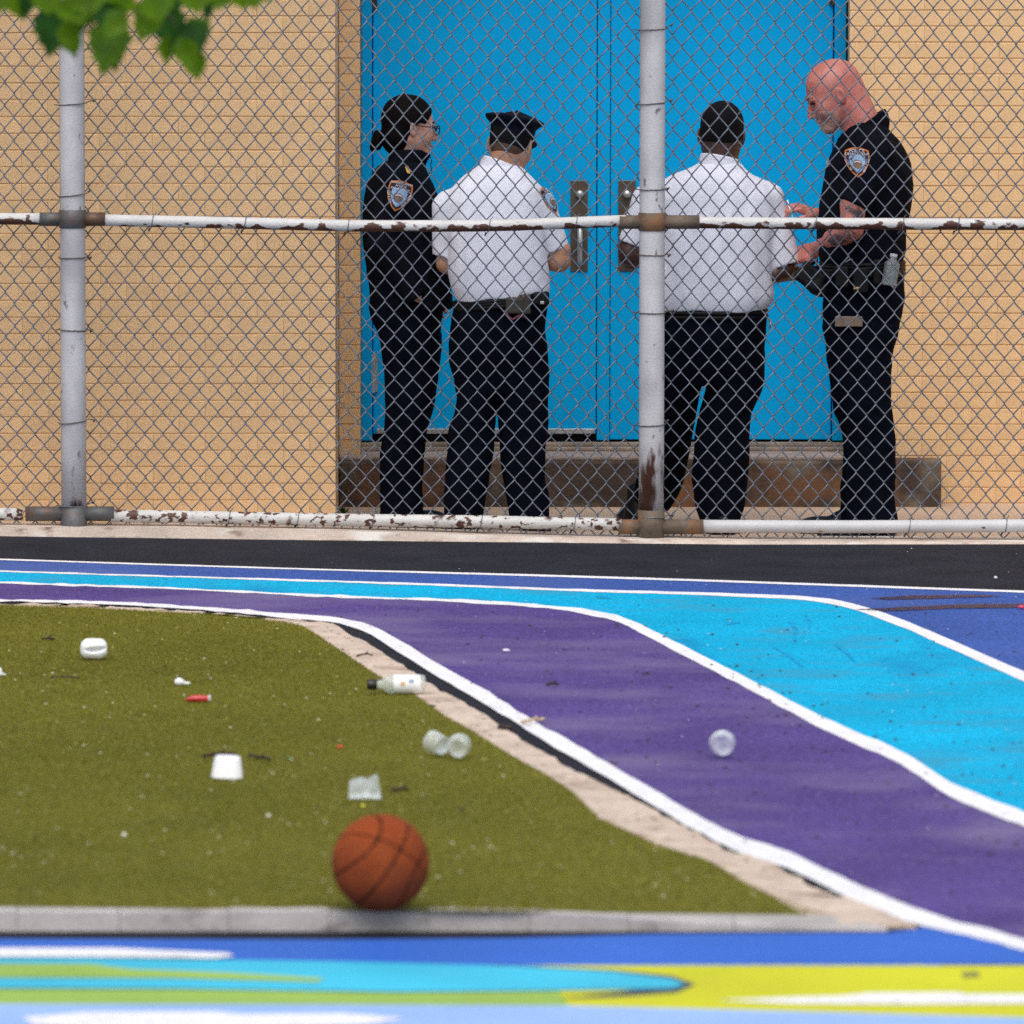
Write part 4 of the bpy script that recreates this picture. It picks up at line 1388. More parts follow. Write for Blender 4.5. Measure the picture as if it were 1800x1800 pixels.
# ---------- officer 1: jacket, hair bun, glasses, facing right
def officer_jacket():
    Yp = 26.42
    root = empty('person', (atY(704, 930, Yp).x, Yp, GZ), 'officer in dark jacket with hair bun and glasses, facing right at left end', 'person', 'officers talking behind the fence')
    R = mirror_rot(math.radians(14), math.radians(8))
    hc = q3(723, 222, Yp)
    # body
    neck = cone(q3(716, 250, Yp), 0.055, q3(710, 294, Yp), 0.056)
    prims = [(prof([(298, 684, 740, 0.10), (335, 658, 755, 0.15), (430, 655, 762, 0.14), (520, 662, 775, 0.14)], Yp), 0.03)]
    for yo in (-0.085, 0.085):
        prims.append((prof([(500, 668, 765, 0.06, yo), (640, 684, 760, 0.05, yo), (760, 684, 735, 0.04, yo), (925, 682, 722, 0.032, yo)], Yp), 0.02))
        prims.append((cone(q3(690, 926, Yp + yo), 0.03, q3(745, 936, Yp + yo), 0.02), 0.02))
    sh, elb, wr = q3(694, 312, Yp - 0.16), q3(673, 430, Yp - 0.20), q3(722, 515, Yp - 0.185)
    prims += [(cone(sh, 0.042, elb, 0.036), 0.02), (cone(elb, 0.036, wr, 0.026), 0.01)]
    prims += hand_prims(wr, (0.25, 0.62, -0.75), (0.2, 0.8, 0.5), 1, 0.9, 0.6)
    sh2, elb2, wr2 = q3(700, 312, Yp + 0.165), q3(700, 430, Yp + 0.20), q3(745, 505, Yp + 0.195)
    prims += [(cone(sh2, 0.042, elb2, 0.036), 0.02), (cone(elb2, 0.036, wr2, 0.026), 0.01)]
    prims += hand_prims(wr2, (0.5, -0.1, -1.0), (0.2, -1, 0), -1, 0.92, 0.45)
    body, g_ = build_body(root, Yp, (root.location.x - 0.2, Yp - 0.36, 0.0), (root.location.x + 0.28, Yp + 0.36, 1.75), hc, R, 0.97, M['skin_a'], prims, neck)
    # hair: cap over the skull, bun at the nape
    v = Vol(q3(640, 285, Yp - 0.16), np.array(atY(790, 155, Yp + 0.16)), 0.004)
    v.add(ell(hc + R @ np.array((-0.021, 0, 0.030)), (0.104, 0.085, 0.094), R), 0)
    v.add(ell(hc + R @ np.array((-0.055, 0, -0.040)), (0.062, 0.072, 0.080), R), 0.02)
    f_ = R[:, 0]; u_ = R[:, 2]
    nrm = f_ * 0.86 - u_ * 0.52
    org = hc + f_ * 0.052 + u_ * 0.036
    v.keep(lambda X, Y, Z: (X - org[0]) * nrm[0] + (Y - org[1]) * nrm[1] + (Z - org[2]) * nrm[2], 0.008)
    org2 = hc + f_ * (-0.012) + u_ * (-0.004)
    # leave the ear and cheek free
    for sg in (-1, 1):
        v.cut(ell(hc + R @ np.array((0.036, sg * 0.085, -0.035)), (0.052, 0.05, 0.058), R), 0.004)
    v.wrinkle(0.0016, 5, 2.0, 2.0)
    hair = meshvol(v, 'hair', M['hairbrown'], root)
    v = Vol(q3(640, 285, Yp - 0.1), np.array(atY(690, 215, Yp + 0.1)), 0.004)
    v.add(ell(q3(663, 246, Yp - 0.01), (0.024, 0.034, 0.040)), 0)
    v.add(ell(q3(656, 258, Yp - 0.01), (0.014, 0.022, 0.022)), 0.01)
    v.add(cone(q3(680, 235, Yp), 0.022, q3(668, 240, Yp), 0.018), 0.01)
    v.wrinkle(0.003, 9, 3.0, 3.0)
    meshvol(v, 'hair_bun', M['hairbrown'], root)
    # jacket
    v = Vol(q3(615, 560, Yp - 0.33), np.array(atY(815, 240, Yp + 0.33)), 0.0065)
    v.add(prof([(284, 676, 742, 0.11), (292, 664, 748, 0.15), (303, 655, 751, 0.18), (325, 644, 762, 0.195), (345, 640, 771, 0.2), (375, 637, 779, 0.2), (400, 637, 780, 0.19), (440, 640, 783, 0.185), (475, 643, 787, 0.18), (500, 648, 792, 0.18), (525, 650, 796, 0.178), (541, 653, 796, 0.176)], Yp, 2.4), 0)
    v.add(cone(q3(694, 312, Yp - 0.165), 0.062, q3(672, 430, Yp - 0.20), 0.056), 0.02)
    v.add(flatcone(q3(672, 430, Yp - 0.20), 0.056, q3(727, 526, Yp - 0.185), 0.047), 0.012)
    v.add(cone(q3(700, 312, Yp + 0.165), 0.062, q3(700, 430, Yp + 0.20), 0.056), 0.02)
    v.add(flatcone(q3(700, 430, Yp + 0.20), 0.056, q3(742, 500, Yp + 0.195), 0.046), 0.012)
    v.wrinkle(0.0030, 21, 1.0, 1.5)
    jk = meshvol(v, 'jacket', M['navy'], root)
    # raised collar
    v = Vol(q3(660, 308, Yp - 0.13), np.array(atY(785, 235, Yp + 0.13)), 0.0045)
    v.add(prof([(302, 674, 746, 0.098), (288, 680, 749, 0.092), (272, 684, 758, 0.086), (250, 684, 766, 0.084)], Yp), 0)
    a_, b_ = q3(716, 251, Yp), q3(762, 274, Yp)
    d_ = (b_ - a_); n_ = np.array((-d_[2], 0, d_[0])); n_ /= np.linalg.norm(n_)
    n_ = n_ if n_[2] > 0 else -n_
    v.keep(lambda X, Y, Z: (X - a_[0]) * n_[0] + (Z - a_[2]) * n_[2] + 0 * Y, 0.003)
    ztop = q3(700, 262, Yp)[2]
    v.keep(lambda X, Y, Z: Z - ztop + 0 * X + 0 * Y, 0.004)
    meshvol(v, 'collar', M['navy'], root)
    # trousers and shoes
    v = Vol(q3(620, 950, Yp - 0.27), np.array(atY(815, 505, Yp + 0.27)), 0.0075)
    v.add(prof([(512, 652, 786, 0.165), (540, 649, 781, 0.168), (560, 652, 776, 0.17), (585, 665, 773, 0.168), (625, 674, 771, 0.16)], Yp), 0)
    for yo, dx in ((-0.085, 0), (0.085, 4)):
        v.add(prof([(585, 666 + dx, 772 + dx, 0.078, yo), (630, 673 + dx, 771 + dx, 0.076, yo), (660, 675 + dx, 768 + dx, 0.074, yo), (714, 677 + dx, 758 + dx, 0.068, yo), (759, 673 + dx, 747 + dx, 0.064, yo), (800, 668 + dx, 741 + dx, 0.064, yo), (850, 668 + dx, 739 + dx, 0.063, yo), (903, 667 + dx, 740 + dx, 0.064, yo), (926, 665 + dx, 742 + dx, 0.064, yo)], Yp + 0.0), 0.02)
    v.wrinkle(0.0032, 31, 0.8, 1.6)
    meshvol(v, 'trousers', M['trouser'], root)
    for yo in (-0.085, 0.085):
        v = Vol((root.location.x - 0.2, Yp + yo - 0.1, -0.02), (root.location.x + 0.3, Yp + yo + 0.1, 0.2), 0.006)
        hx = atY(672, 930, Yp + yo).x
        shoe(v, (hx, Yp + yo, GZ), (hx + 0.255, Yp + yo + 0.03, GZ))
        meshvol(v, 'shoe', M['leather'], root)
    # glasses
    gm = MB()
    for sg in (-1, 1):
        c0 = hc + R @ np.array((0.100, sg * 0.034, -0.002))
        pts = [c0 + R @ np.array((0.0, 0.026 * math.cos(a), 0.019 * math.sin(a))) for a in np.linspace(0, 2 * math.pi, 21)[:-1]]
        gm.tube(pts, 0.0028, 6, closed=True)
        gm.tube([hc + R @ np.array((0.100, sg * 0.060, 0.006)), hc + R @ np.array((0.085, sg * 0.074, 0.007)), hc + R @ np.array((-0.002, sg * 0.084, 0.006))], 0.0030, 6)
    gm.tube([hc + R @ np.array((0.101, -0.010, 0.004)), hc + R @ np.array((0.103, 0.010, 0.004))], 0.0028, 6)
    gm.build('spectacles', M['lens'], root, True)
    for sg in (-1, 1):
        eb = MB()
        eb.tube([hc + R @ np.array((0.090, sg * 0.016, 0.026)), hc + R @ np.array((0.085, sg * 0.034, 0.030)), hc + R @ np.array((0.072, sg * 0.048, 0.025))], 0.0035, 6)
        eb.build('eyebrow', M['hairbrown'], root, True)
    lp = MB()
    lp.tube([hc + R @ np.array((0.082, 0.018, -0.067)), hc + R @ np.array((0.0935, 0.006, -0.067)), hc + R @ np.array((0.0935, -0.006, -0.067)), hc + R @ np.array((0.082, -0.018, -0.067))], 0.0034, 6)
    lp.build('lips', mat('lip_rose', (0.30, 0.10, 0.09), 0.5), root, True)
    er = MB()
    e0 = hc + R @ np.array((-0.004, -0.084, -0.045))
    er.lathe([(0, 0.003), (0.003, 0.0), (0, -0.003)], 8, Matrix.Translation(e0))
    er.build('earring', M['steel'], root, True)
    # cord from the collar
    cd_ = MB()
    cd_.tube([q3(757, 276, Yp - 0.02), q3(759, 283, Yp - 0.025), q3(757, 290, Yp - 0.02), q3(759, 298, Yp - 0.02), q3(754, 306, Yp - 0.02)], 0.0022, 6)
    cd_.build('radio_cord', M['lens'], root, True)
    # patch and gold leaf pin
    ct = np.array(atY(701, 340, Yp))
    a = math.radians(-14)
    patch(root, [jk], ct, (math.cos(a), 0, math.sin(a)), (-math.sin(a), 0, math.cos(a)), 0.0600, TX_SCHOOL, (0, 1, 0))
    decal_poly('collar_pin', [(712, 290), (717, 289), (721, 297), (721, 302), (716, 300)], Yp, bvh_of(jk), M['gold'], root, root, 0.005)
    return root

# ---------- officer 2: white shirt, peaked cap, back to us
def officer_cap():
    Yp = 26.12
    root = empty('person', (atY(876, 935, Yp).x, Yp, GZ), 'officer in white short-sleeved shirt and dark peaked cap, back turned, left of the post', 'person', 'officers talking behind the fence')
    rx = root.location.x
    R = mirror_rot(math.radians(70), math.radians(18), math.radians(5))
    hc = q3(899, 252, Yp + 0.03)
    neck = cone(hc + R @ np.array((-0.035, 0, -0.05)), 0.058, q3(882, 305, Yp), 0.064)
    prims = [(prof([(300, 838, 915, 0.06), (340, 800, 942, 0.10), (450, 800, 950, 0.12), (530, 806, 955, 0.12)], Yp), 0.03)]
    prims.append((prof([(520, 810, 868, 0.075), (640, 806, 862, 0.06), (770, 805, 852, 0.05), (928, 800, 830, 0.035)], Yp), 0.02))
    prims.append((prof([(520, 882, 950, 0.075), (640, 884, 948, 0.06), (770, 892, 945, 0.05), (928, 925, 952, 0.035)], Yp), 0.02))
    prims += [(cone(q3(815, 925, Yp), 0.03, q3(812, 930, Yp + 0.12), 0.022), 0.02), (cone(q3(938, 925, Yp), 0.03, q3(942, 930, Yp + 0.12), 0.022), 0.02)]
    e1, w1 = q3(982, 457, Yp + 0.03), q3(948, 462, Yp + 0.25)
    prims += [(cone(q3(944, 368, Yp), 0.040, e1, 0.044), 0.02), (cone(q3(985, 440, Yp + 0.02), 0.041, e1, 0.046), 0.01), (cone(e1, 0.046, w1, 0.029), 0.01)]
    prims += hand_prims(w1, (-0.75, 0.55, 0.1), (0, -0.4, 1), -1, 1.0, 0.8)
    e2, w2 = q3(786, 462, Yp + 0.03), q3(822, 466, Yp + 0.25)
    prims += [(cone(q3(797, 368, Yp), 0.040, e2, 0.042), 0.02), (cone(e2, 0.042, w2, 0.029), 0.01)]
    prims += hand_prims(w2, (0.75, 0.55, 0.1), (0, -0.4, 1), 1, 1.0, 0.8)
    body, g_ = build_body(root, Yp, (rx - 0.33, Yp - 0.2, 0.0), (rx + 0.33, Yp + 0.42, 1.72), hc, R, 1.02, M['skin_b'], prims, neck)
    # stubble of the clipped back of the head
    def skull(v, g1, g2):
        v.add(ell(hc + R @ np.array((-0.014, 0, 0.026)) * 1.02, np.array((0.098, 0.076, 0.088)) * 1.02 + g1, R), 0)
        v.add(ell(hc + R @ np.array((-0.035, 0, -0.022)) * 1.02, np.array((0.064, 0.062, 0.072)) * 1.02 + g2, R), 0.02)
    v = Vol(hc - 0.17, hc + 0.17, 0.004)
    skull(v, 0.0022, 0.0022)
    o1 = hc + R @ np.array((-0.06, 0, -0.068)); n1 = -(R @ np.array((0.30, 0, 1.0)))
    v.keep(lambda X, Y, Z: (X - o1[0]) * n1[0] + (Y - o1[1]) * n1[1] + (Z - o1[2]) * n1[2], 0.006)
    o2 = hc + R @ np.array((0.012, 0, 0)); n2 = R @ np.array((1.0, 0, -0.2))
    v.keep(lambda X, Y, Z: (X - o2[0]) * n2[0] + (Y - o2[1]) * n2[1] + (Z - o2[2]) * n2[2], 0.004)
    meshvol(v, 'clipped_hair', M['fade'], root)
    v = Vol(hc - 0.17, hc + 0.17, 0.004)
    skull(v, 0.0042, 0.003)
    o3 = hc + R @ np.array((-0.06, 0, -0.034)); n3 = -(R @ np.array((0.10, 0, 1.0)))
    v.keep(lambda X, Y, Z: (X - o3[0]) * n3[0] + (Y - o3[1]) * n3[1] + (Z - o3[2]) * n3[2], 0.004)
    v.keep(lambda X, Y, Z: (X - hc[0]) * R[0, 0] + (Y - hc[1]) * R[1, 0] + (Z - hc[2]) * R[2, 0] - 0.04, 0.004)
    meshvol(v, 'dark_hair', M['hairblack'], root)
    # cap: band, flared crown with a flat drooping top, visor
    Rc = np.array(mirror_rot(math.radians(70), math.radians(12), math.radians(7)))
    T = Matrix(Rc.tolist()).to_4x4()
    T.translation = Vector(hc + Rc @ np.array((-0.012, 0, 0.030)))
    cp = MB()
    n = 40
    prof_c = [(0.0, 0.001, 0), (0.096, 0.000, 0), (0.099, 0.006, 0), (0.100, 0.034, 0), (0.108, 0.046, 0), (0.125, 0.060, 0), (0.134, 0.068, 0.4), (0.132, 0.074, 0.5), (0.11, 0.080, 0.4), (0.06, 0.086, 0.2), (0.0, 0.088, 0.0)]
    rings = []
    for (r, h, pk) in prof_c:
        ring = []
        for k in range(n):
            a = 2 * math.pi * k / n
            # eight soft corners where the crown is stretched over its frame
            c8 = 1 + 0.035 * pk * 2 * math.cos(8 * a)
            rr = r * c8
            dz = -0.010 * (abs(math.sin(a)) ** 2) * (1 if h > 0.04 else 0) * (r / 0.13)
            ring.append(T @ Vector((rr * 1.03 * math.cos(a), rr * 0.86 * math.sin(a), h + dz + 0.012 * math.cos(a) * (1 if h > 0.04 else 0))))
        rings.append(ring)
    vs = [p for r in rings for p in r]
    fs = []
    for i in range(len(rings) - 1):
        for k in range(n):
            k2 = (k + 1) % n
            fs.append((i * n + k, i * n + k2, (i + 1) * n + k2, (i + 1) * n + k))
    cp.add(vs, fs)
    cap = cp.build('peaked_cap', M['cap'], root, True)
    vz = MB()
    pts_o, pts_i = [], []
    for a in np.linspace(-1.15, 1.15, 15):
        pts_i.append(T @ Vector((0.099 * 1.03 * math.cos(a), 0.099 * 0.86 * math.sin(a), 0.006)))
        pts_o.append(T @ Vector((0.099 * 1.03 * math.cos(a) + 0.055 * math.cos(a * 0.78), 0.099 * 0.9 * math.sin(a), -0.020 * math.cos(a * 1.2) - 0.002)))
    m_ = len(pts_i)
    dn = Vector((0, 0, -0.004))
    vz.add(pts_i + pts_o + [p + dn for p in pts_i] + [p + dn for p in pts_o], [(i, i + 1, m_ + i + 1, m_ + i) for i in range(m_ - 1)] + [(2 * m_ + i + 1, 2 * m_ + i, 3 * m_ + i, 3 * m_ + i + 1) for i in range(m_ - 1)] + [(m_ + i, m_ + i + 1, 3 * m_ + i + 1, 3 * m_ + i) for i in range(m_ - 1)])
    vz.build('visor', M['leather'], cap, True, org=np.array(root.location))
    # shirt
    v = Vol((rx - 0.34, Yp - 0.24, q3(870, 545, Yp)[2]), (rx + 0.34, Yp + 0.26, q3(870, 262, Yp)[2]), 0.006)
    v.add(prof([(290, 842, 912, 0.075), (300, 828, 924, 0.095), (315, 808, 940, 0.115), (331, 791, 953, 0.13), (352, 783, 957, 0.14), (387, 784, 959, 0.15), (440, 786, 962, 0.155), (478, 787, 965, 0.16), (505, 793, 966, 0.16), (520, 799, 964, 0.155), (530, 803, 960, 0.148)], Yp, 2.4), 0)
    v.add(flatcone(q3(788, 364, Yp + 0.005), 0.062, q3(787, 446, Yp + 0.03), 0.057), 0.022)
    v.add(flatcone(q3(947, 360, Yp + 0.005), 0.066, q3(973, 437, Yp + 0.03), 0.060), 0.022)
    v.wrinkle(0.0036, 44, 1.7, 0.3)
    a_, b_ = q3(802, 531, Yp), q3(962, 514, Yp)
    sl_ = (b_[2] - a_[2]) / (b_[0] - a_[0])
    v.keep(lambda X, Y, Z: (a_[2] + sl_ * (X - a_[0]) + 0.006 * np.sin(X * 40)) - Z + 0 * Y, 0.004)
    sh = meshvol(v, 'shirt', M['shirt'], root)
    # collar: folded band round the neck
    v = Vol(q3(826, 312, Yp - 0.13), np.array(atY(945, 262, Yp + 0.16)), 0.0045)
    v.add(prof([(304, 838, 922, 0.090), (292, 842, 916, 0.085), (280, 846, 912, 0.080), (268, 848, 908, 0.078)], Yp + 0.01), 0)
    a1, b1 = q3(847, 274, Yp), q3(925, 300, Yp)
    d_ = b1 - a1; n_ = np.array((-d_[2], 0, d_[0])); n_ /= np.linalg.norm(n_); n_ = n_ if n_[2] > 0 else -n_
    v.keep(lambda X, Y, Z: (X - a1[0]) * n_[0] + (Z - a1[2]) * n_[2] - 0.004 + 0.10 * (Y - Yp), 0.004)
    meshvol(v, 'collar', M['shirt'], root)
    # trousers
    v = Vol((rx - 0.28, Yp - 0.24, 0.0), (rx + 0.28, Yp + 0.24, q3(870, 500, Yp)[2]), 0.0075)
    v.add(prof([(505, 806, 962, 0.14), (530, 802, 963, 0.142), (550, 796, 962, 0.145), (575, 791, 958, 0.15), (615, 790, 960, 0.145), (655, 797, 962, 0.12), (690, 801, 963, 0.10)], Yp), 0)
    v.add(prof([(600, 790, 876, 0.11), (642, 790, 875, 0.105), (665, 798, 874, 0.10), (700, 802, 873, 0.095), (725, 799, 872, 0.09), (745, 791, 871, 0.088), (764, 786, 871, 0.085), (784, 787, 870, 0.085), (848, 782, 859, 0.08), (881, 780, 853, 0.08), (909, 781, 849, 0.08), (928, 783, 848, 0.08)], Yp), 0.012)
    v.add(prof([(600, 874, 959, 0.11), (640, 874, 961, 0.105), (687, 874, 963, 0.098), (731, 875, 963, 0.09), (756, 876, 963, 0.088), (784, 878, 959, 0.085), (848, 882, 958, 0.08), (864, 884, 965, 0.08), (909, 892, 967, 0.08), (928, 904, 967, 0.08)], Yp), 0.012)
    v.cut(prof([(736, 872.5, 874.5, 0.2), (800, 869, 878, 0.2), (935, 850, 900, 0.2)], Yp), 0.004)
    v.wrinkle(0.0034, 52, 0.9, 1.6)
    tr = meshvol(v, 'trousers', M['trouser'], root)
    for pc, dx in ((816, -0.02), (937, 0.03)):
        c = atY(pc, 930, Yp)
        v = Vol((c.x - 0.12, Yp - 0.14, -0.02), (c.x + 0.14, Yp + 0.3, 0.2), 0.006)
        shoe(v, (c.x, Yp - 0.08, GZ), (c.x + dx, Yp + 0.2, GZ), 0.05)
        meshvol(v, 'shoe', M['leather'], root)
    bl = MB()
    pts = [(rx + 0.179 * math.cos(a) + 0.008, Yp + 0.150 * math.sin(a), q3(880, 529, Yp)[2] + 0.018 * math.cos(a)) for a in np.linspace(0, 2 * math.pi, 33)[:-1]]
    for dz in (-0.012, 0.0, 0.010):
        bl.tube([(p[0], p[1], p[2] + dz) for p in pts], 0.010, 6, closed=True)
    bl.build('belt', M['leather'], root, True)
    # kit on the back of the belt
    v = Vol(q3(860, 600, Yp - 0.24), np.array(atY(980, 500, Yp + 0.05)), 0.004)
    c1 = q3(905, 537, Yp - 0.165)
    v.add(rbox(c1, (0.036, 0.018, 0.032), 0.009), 0)
    v.add(rbox(c1 + np.array((0.045, 0.0, 0.004)), (0.016, 0.016, 0.038), 0.006), 0.003)
    meshvol(v, 'belt_pouch', M['khaki'], root)
    k_ = MB()
    k_.tube([q3(888, 545, Yp - 0.17), q3(893, 556, Yp - 0.185), q3(901, 562, Yp - 0.18), q3(915, 553, Yp - 0.17), q3(926, 560, Yp - 0.17)], 0.0045, 8)
    k_.build('key_cord', M['pink'], root, True)
    k_ = MB()
    k_.tube([q3(918, 518, Yp - 0.17), q3(922, 530, Yp - 0.17)], 0.012, 10)
    k_.build('belt_clip', mat('maroon_clip', (0.06, 0.018, 0.02), 0.5), root, True)
    v = Vol(q3(925, 560, Yp - 0.2), np.array(atY(985, 500, Yp + 0.1)), 0.004)
    v.add(rbox(q3(950, 524, Yp - 0.10), (0.034, 0.03, 0.026), 0.008), 0)
    meshvol(v, 'radio_holster', M['leather'], root)
    st_ = MB(); c = q3(953, 532, Yp - 0.137)
    st_.box(c[0] - 0.008, c[0] + 0.008, c[1] - 0.004, c[1], c[2] - 0.006, c[2] + 0.006, 0.002)
    st_.build('buckle', M['steel'], root)
    # sleeve patch seen at a slant on the right sleeve
    ct = q3(961, 352, Yp - 0.02)
    patch(root, [sh], ct, (0.62, 0.75, 0.10), (-0.38, 0.0, 0.92), 0.056, TX_SCHOOL, (-0.80, 0.58, -0.1))
    return root

# ---------- officer 3: white shirt, black cap of hair, back to us behind the post
def officer_post():
    Yp = 26.26
    root = empty('person', (atY(1230, 935, Yp).x, Yp, GZ), 'bare-headed officer in white short-sleeved shirt, back turned, partly behind the post', 'person', 'officers talking behind the fence')
    rx = root.location.x
    R = mirror_rot(math.radians(82), math.radians(12), math.radians(3))
    hc = q3(1269, 236, Yp + 0.03)
    neck = cone(hc + R @ np.array((-0.03, 0, -0.05)), 0.066, q3(1266, 305, Yp), 0.072)
    prims = [(prof([(300, 1215, 1312, 0.07), (340, 1165, 1350, 0.11), (450, 1170, 1345, 0.13), (540, 1172, 1335, 0.13)], Yp), 0.03)]
    prims.append((prof([(530, 1170, 1238, 0.09), (650, 1165, 1222, 0.07, 0.02), (780, 1140, 1195, 0.055, 0.16), (893, 1122, 1160, 0.04, 0.40)], Yp), 0.02))
    prims.append((prof([(530, 1255, 1332, 0.09), (650, 1256, 1330, 0.07), (780, 1236, 1300, 0.055), (930, 1250, 1284, 0.04)], Yp), 0.02))
    prims += [(cone(q3(1140, 893, Yp + 0.42), 0.03, q3(1132, 896, Yp + 0.55), 0.022), 0.02), (cone(q3(1268, 928, Yp), 0.03, q3(1272, 934, Yp + 0.12), 0.022), 0.02)]
    e1, w1 = q3(1378, 472, Yp - 0.01), q3(1400, 482, Yp + 0.10)
    prims += [(cone(q3(1350, 355, Yp), 0.05, e1, 0.044), 0.02), (cone(q3(1362, 482, Yp - 0.03), 0.036, q3(1396, 479, Yp + 0.05), 0.030), 0.01), (cone(e1, 0.040, w1, 0.027), 0.01)]
    prims += hand_prims(q3(1396, 480, Yp + 0.05), (0.9, 0.25, 0.12), (-0.1, 0.2, 1), -1, 0.95, 0.7)
    e2, w2 = q3(1108, 446, Yp + 0.0), q3(1148, 462, Yp + 0.22)
    prims += [(cone(q3(1142, 355, Yp), 0.05, e2, 0.046), 0.02), (cone(e2, 0.046, w2, 0.030), 0.01), (cone(q3(1108, 440, Yp), 0.046, q3(1112, 456, Yp + 0.03), 0.04), 0.01)]
    prims += hand_prims(w2, (0.7, 0.6, 0.1), (0, -0.4, 1), 1, 1.0, 0.8)
    body, g_ = build_body(root, Yp, (rx - 0.36, Yp - 0.22, 0.0), (rx + 0.47, Yp + 0.66, 1.76), hc, R, 1.05, M['skin_c'], prims, neck)
    v = Vol(hc - 0.17, hc + 0.17, 0.004)
    v.add(ell(hc + R @ np.array((-0.016, 0, 0.028)) * 1.05, np.array((0.098, 0.077, 0.090)) * 1.05 + 0.005, R), 0)
    v.add(ell(hc + R @ np.array((-0.040, 0, -0.015)) * 1.05, np.array((0.062, 0.064, 0.066)) * 1.05 + 0.004, R), 0.02)
    o3 = hc + R @ np.array((-0.06, 0, -0.040)); n3 = -(R @ np.array((-0.25, 0, 1.0)))
    v.keep(lambda X, Y, Z: (X - o3[0]) * n3[0] + (Y - o3[1]) * n3[1] + (Z - o3[2]) * n3[2], 0.005)
    o4 = hc + R @ np.array((0.05, 0, 0.03)); n4 = R @ np.array((0.8, 0, -0.55))
    v.keep(lambda X, Y, Z: (X - o4[0]) * n4[0] + (Y - o4[1]) * n4[1] + (Z - o4[2]) * n4[2], 0.005)
    v.wrinkle(0.0008, 15, 5.0, 5.0)
    meshvol(v, 'hair', M['hairblack'], root)
    # shirt
    v = Vol((rx - 0.36, Yp - 0.26, q3(1250, 556, Yp)[2]), (rx + 0.44, Yp + 0.26, q3(1250, 262, Yp)[2]), 0.006)
    v.add(prof([(288, 1226, 1304, 0.085), (298, 1208, 1310, 0.10), (307, 1180, 1326, 0.12), (320, 1160, 1346, 0.135), (342, 1148, 1362, 0.15), (380, 1147, 1366, 0.16), (420, 1148, 1362, 0.17), (480, 1150, 1357, 0.175), (520, 1150, 1360, 0.175), (534, 1153, 1356, 0.17), (546, 1158, 1346, 0.162)], Yp, 2.4), 0)
    v.add(flatcone(q3(1350, 352, Yp), 0.068, q3(1379, 466, Yp - 0.005), 0.062), 0.025)
    v.add(flatcone(q3(1142, 352, Yp), 0.068, q3(1112, 430, Yp + 0.0), 0.058), 0.025)
    v.wrinkle(0.0036, 61, 1.7, 0.3)
    zh = q3(1250, 545, Yp)[2]
    v.keep(lambda X, Y, Z: zh + 0.006 * np.sin(X * 23) - Z + 0 * Y, 0.004)
    meshvol(v, 'shirt', M['shirt'], root)
    v = Vol(q3(1212, 318, Yp - 0.14), np.array(atY(1320, 258, Yp + 0.16)), 0.0045)
    v.add(prof([(308, 1222, 1306, 0.098), (294, 1226, 1302, 0.094), (282, 1229, 1300, 0.09), (268, 1232, 1297, 0.088)], Yp + 0.01), 0)
    a1, b1 = q3(1232, 270, Yp), q3(1300, 283, Yp)
    d_ = b1 - a1; n_ = np.array((-d_[2], 0, d_[0])); n_ /= np.linalg.norm(n_); n_ = n_ if n_[2] > 0 else -n_
    v.keep(lambda X, Y, Z: (X - a1[0]) * n_[0] + (Z - a1[2]) * n_[2] - 0.003 + 0.12 * (Y - Yp), 0.004)
    meshvol(v, 'collar', M['shirt'], root)
    v = Vol((rx - 0.33, Yp - 0.24, 0.0), (rx + 0.33, Yp + 0.56, q3(1250, 528, Yp)[2]), 0.0075)
    v.add(prof([(532, 1160, 1345, 0.155), (552, 1155, 1349, 0.158), (575, 1152, 1347, 0.16), (605, 1151, 1344, 0.16), (645, 1152, 1344, 0.14), (675, 1152, 1342, 0.11)], Yp), 0)
    v.add(prof([(620, 1151, 1245, 0.12), (660, 1149, 1238, 0.115, 0.01), (700, 1146, 1229, 0.105, 0.05), (769, 1135, 1216, 0.095, 0.15), (800, 1128, 1210, 0.09, 0.21), (840, 1119, 1202, 0.085, 0.29), (868, 1113, 1193, 0.083, 0.35), (888, 1110, 1182, 0.08, 0.39), (898, 1108, 1174, 0.08, 0.41)], Yp), 0.012)
    v.add(prof([(620, 1246, 1344, 0.12), (660, 1243, 1343, 0.115), (684, 1240, 1341, 0.11), (726, 1229, 1321, 0.098), (769, 1219, 1316, 0.092), (804, 1218, 1316, 0.09), (840, 1217, 1316, 0.085), (890, 1222, 1309, 0.082), (915, 1231, 1301, 0.08), (930, 1234, 1300, 0.08)], Yp), 0.012)
    v.wrinkle(0.0034, 72, 0.9, 1.6)
    meshvol(v, 'trousers', M['trouser'], root)
    c = atY(1112, 900, Yp + 0.42)
    v = Vol((c.x - 0.12, Yp + 0.2, -0.02), (c.x + 0.16, Yp + 0.75, 0.2), 0.006)
    shoe(v, (c.x + 0.02, Yp + 0.30, GZ), (c.x - 0.01, Yp + 0.59, GZ), 0.05)
    meshvol(v, 'shoe', M['leather'], root)
    c = atY(1268, 930, Yp)
    v = Vol((c.x - 0.12, Yp - 0.18, -0.02), (c.x + 0.14, Yp + 0.3, 0.2), 0.006)
    shoe(v, (c.x, Yp - 0.09, GZ), (c.x + 0.02, Yp + 0.2, GZ), 0.052)
    meshvol(v, 'shoe', M['leather'], root)
    bl = MB()
    pts = [(q3(1251, 545, Yp)[0] + 0.214 * math.cos(a), Yp + 0.163 * math.sin(a), zh - 0.012) for a in np.linspace(0, 2 * math.pi, 33)[:-1]]
    for dz in (-0.010, 0.008):
        bl.tube([(p[0], p[1], p[2] + dz) for p in pts], 0.010, 6, closed=True)
    bl.build('belt', M['leather'], root, True)
    k_ = MB()
    c = q3(1352, 565, Yp)
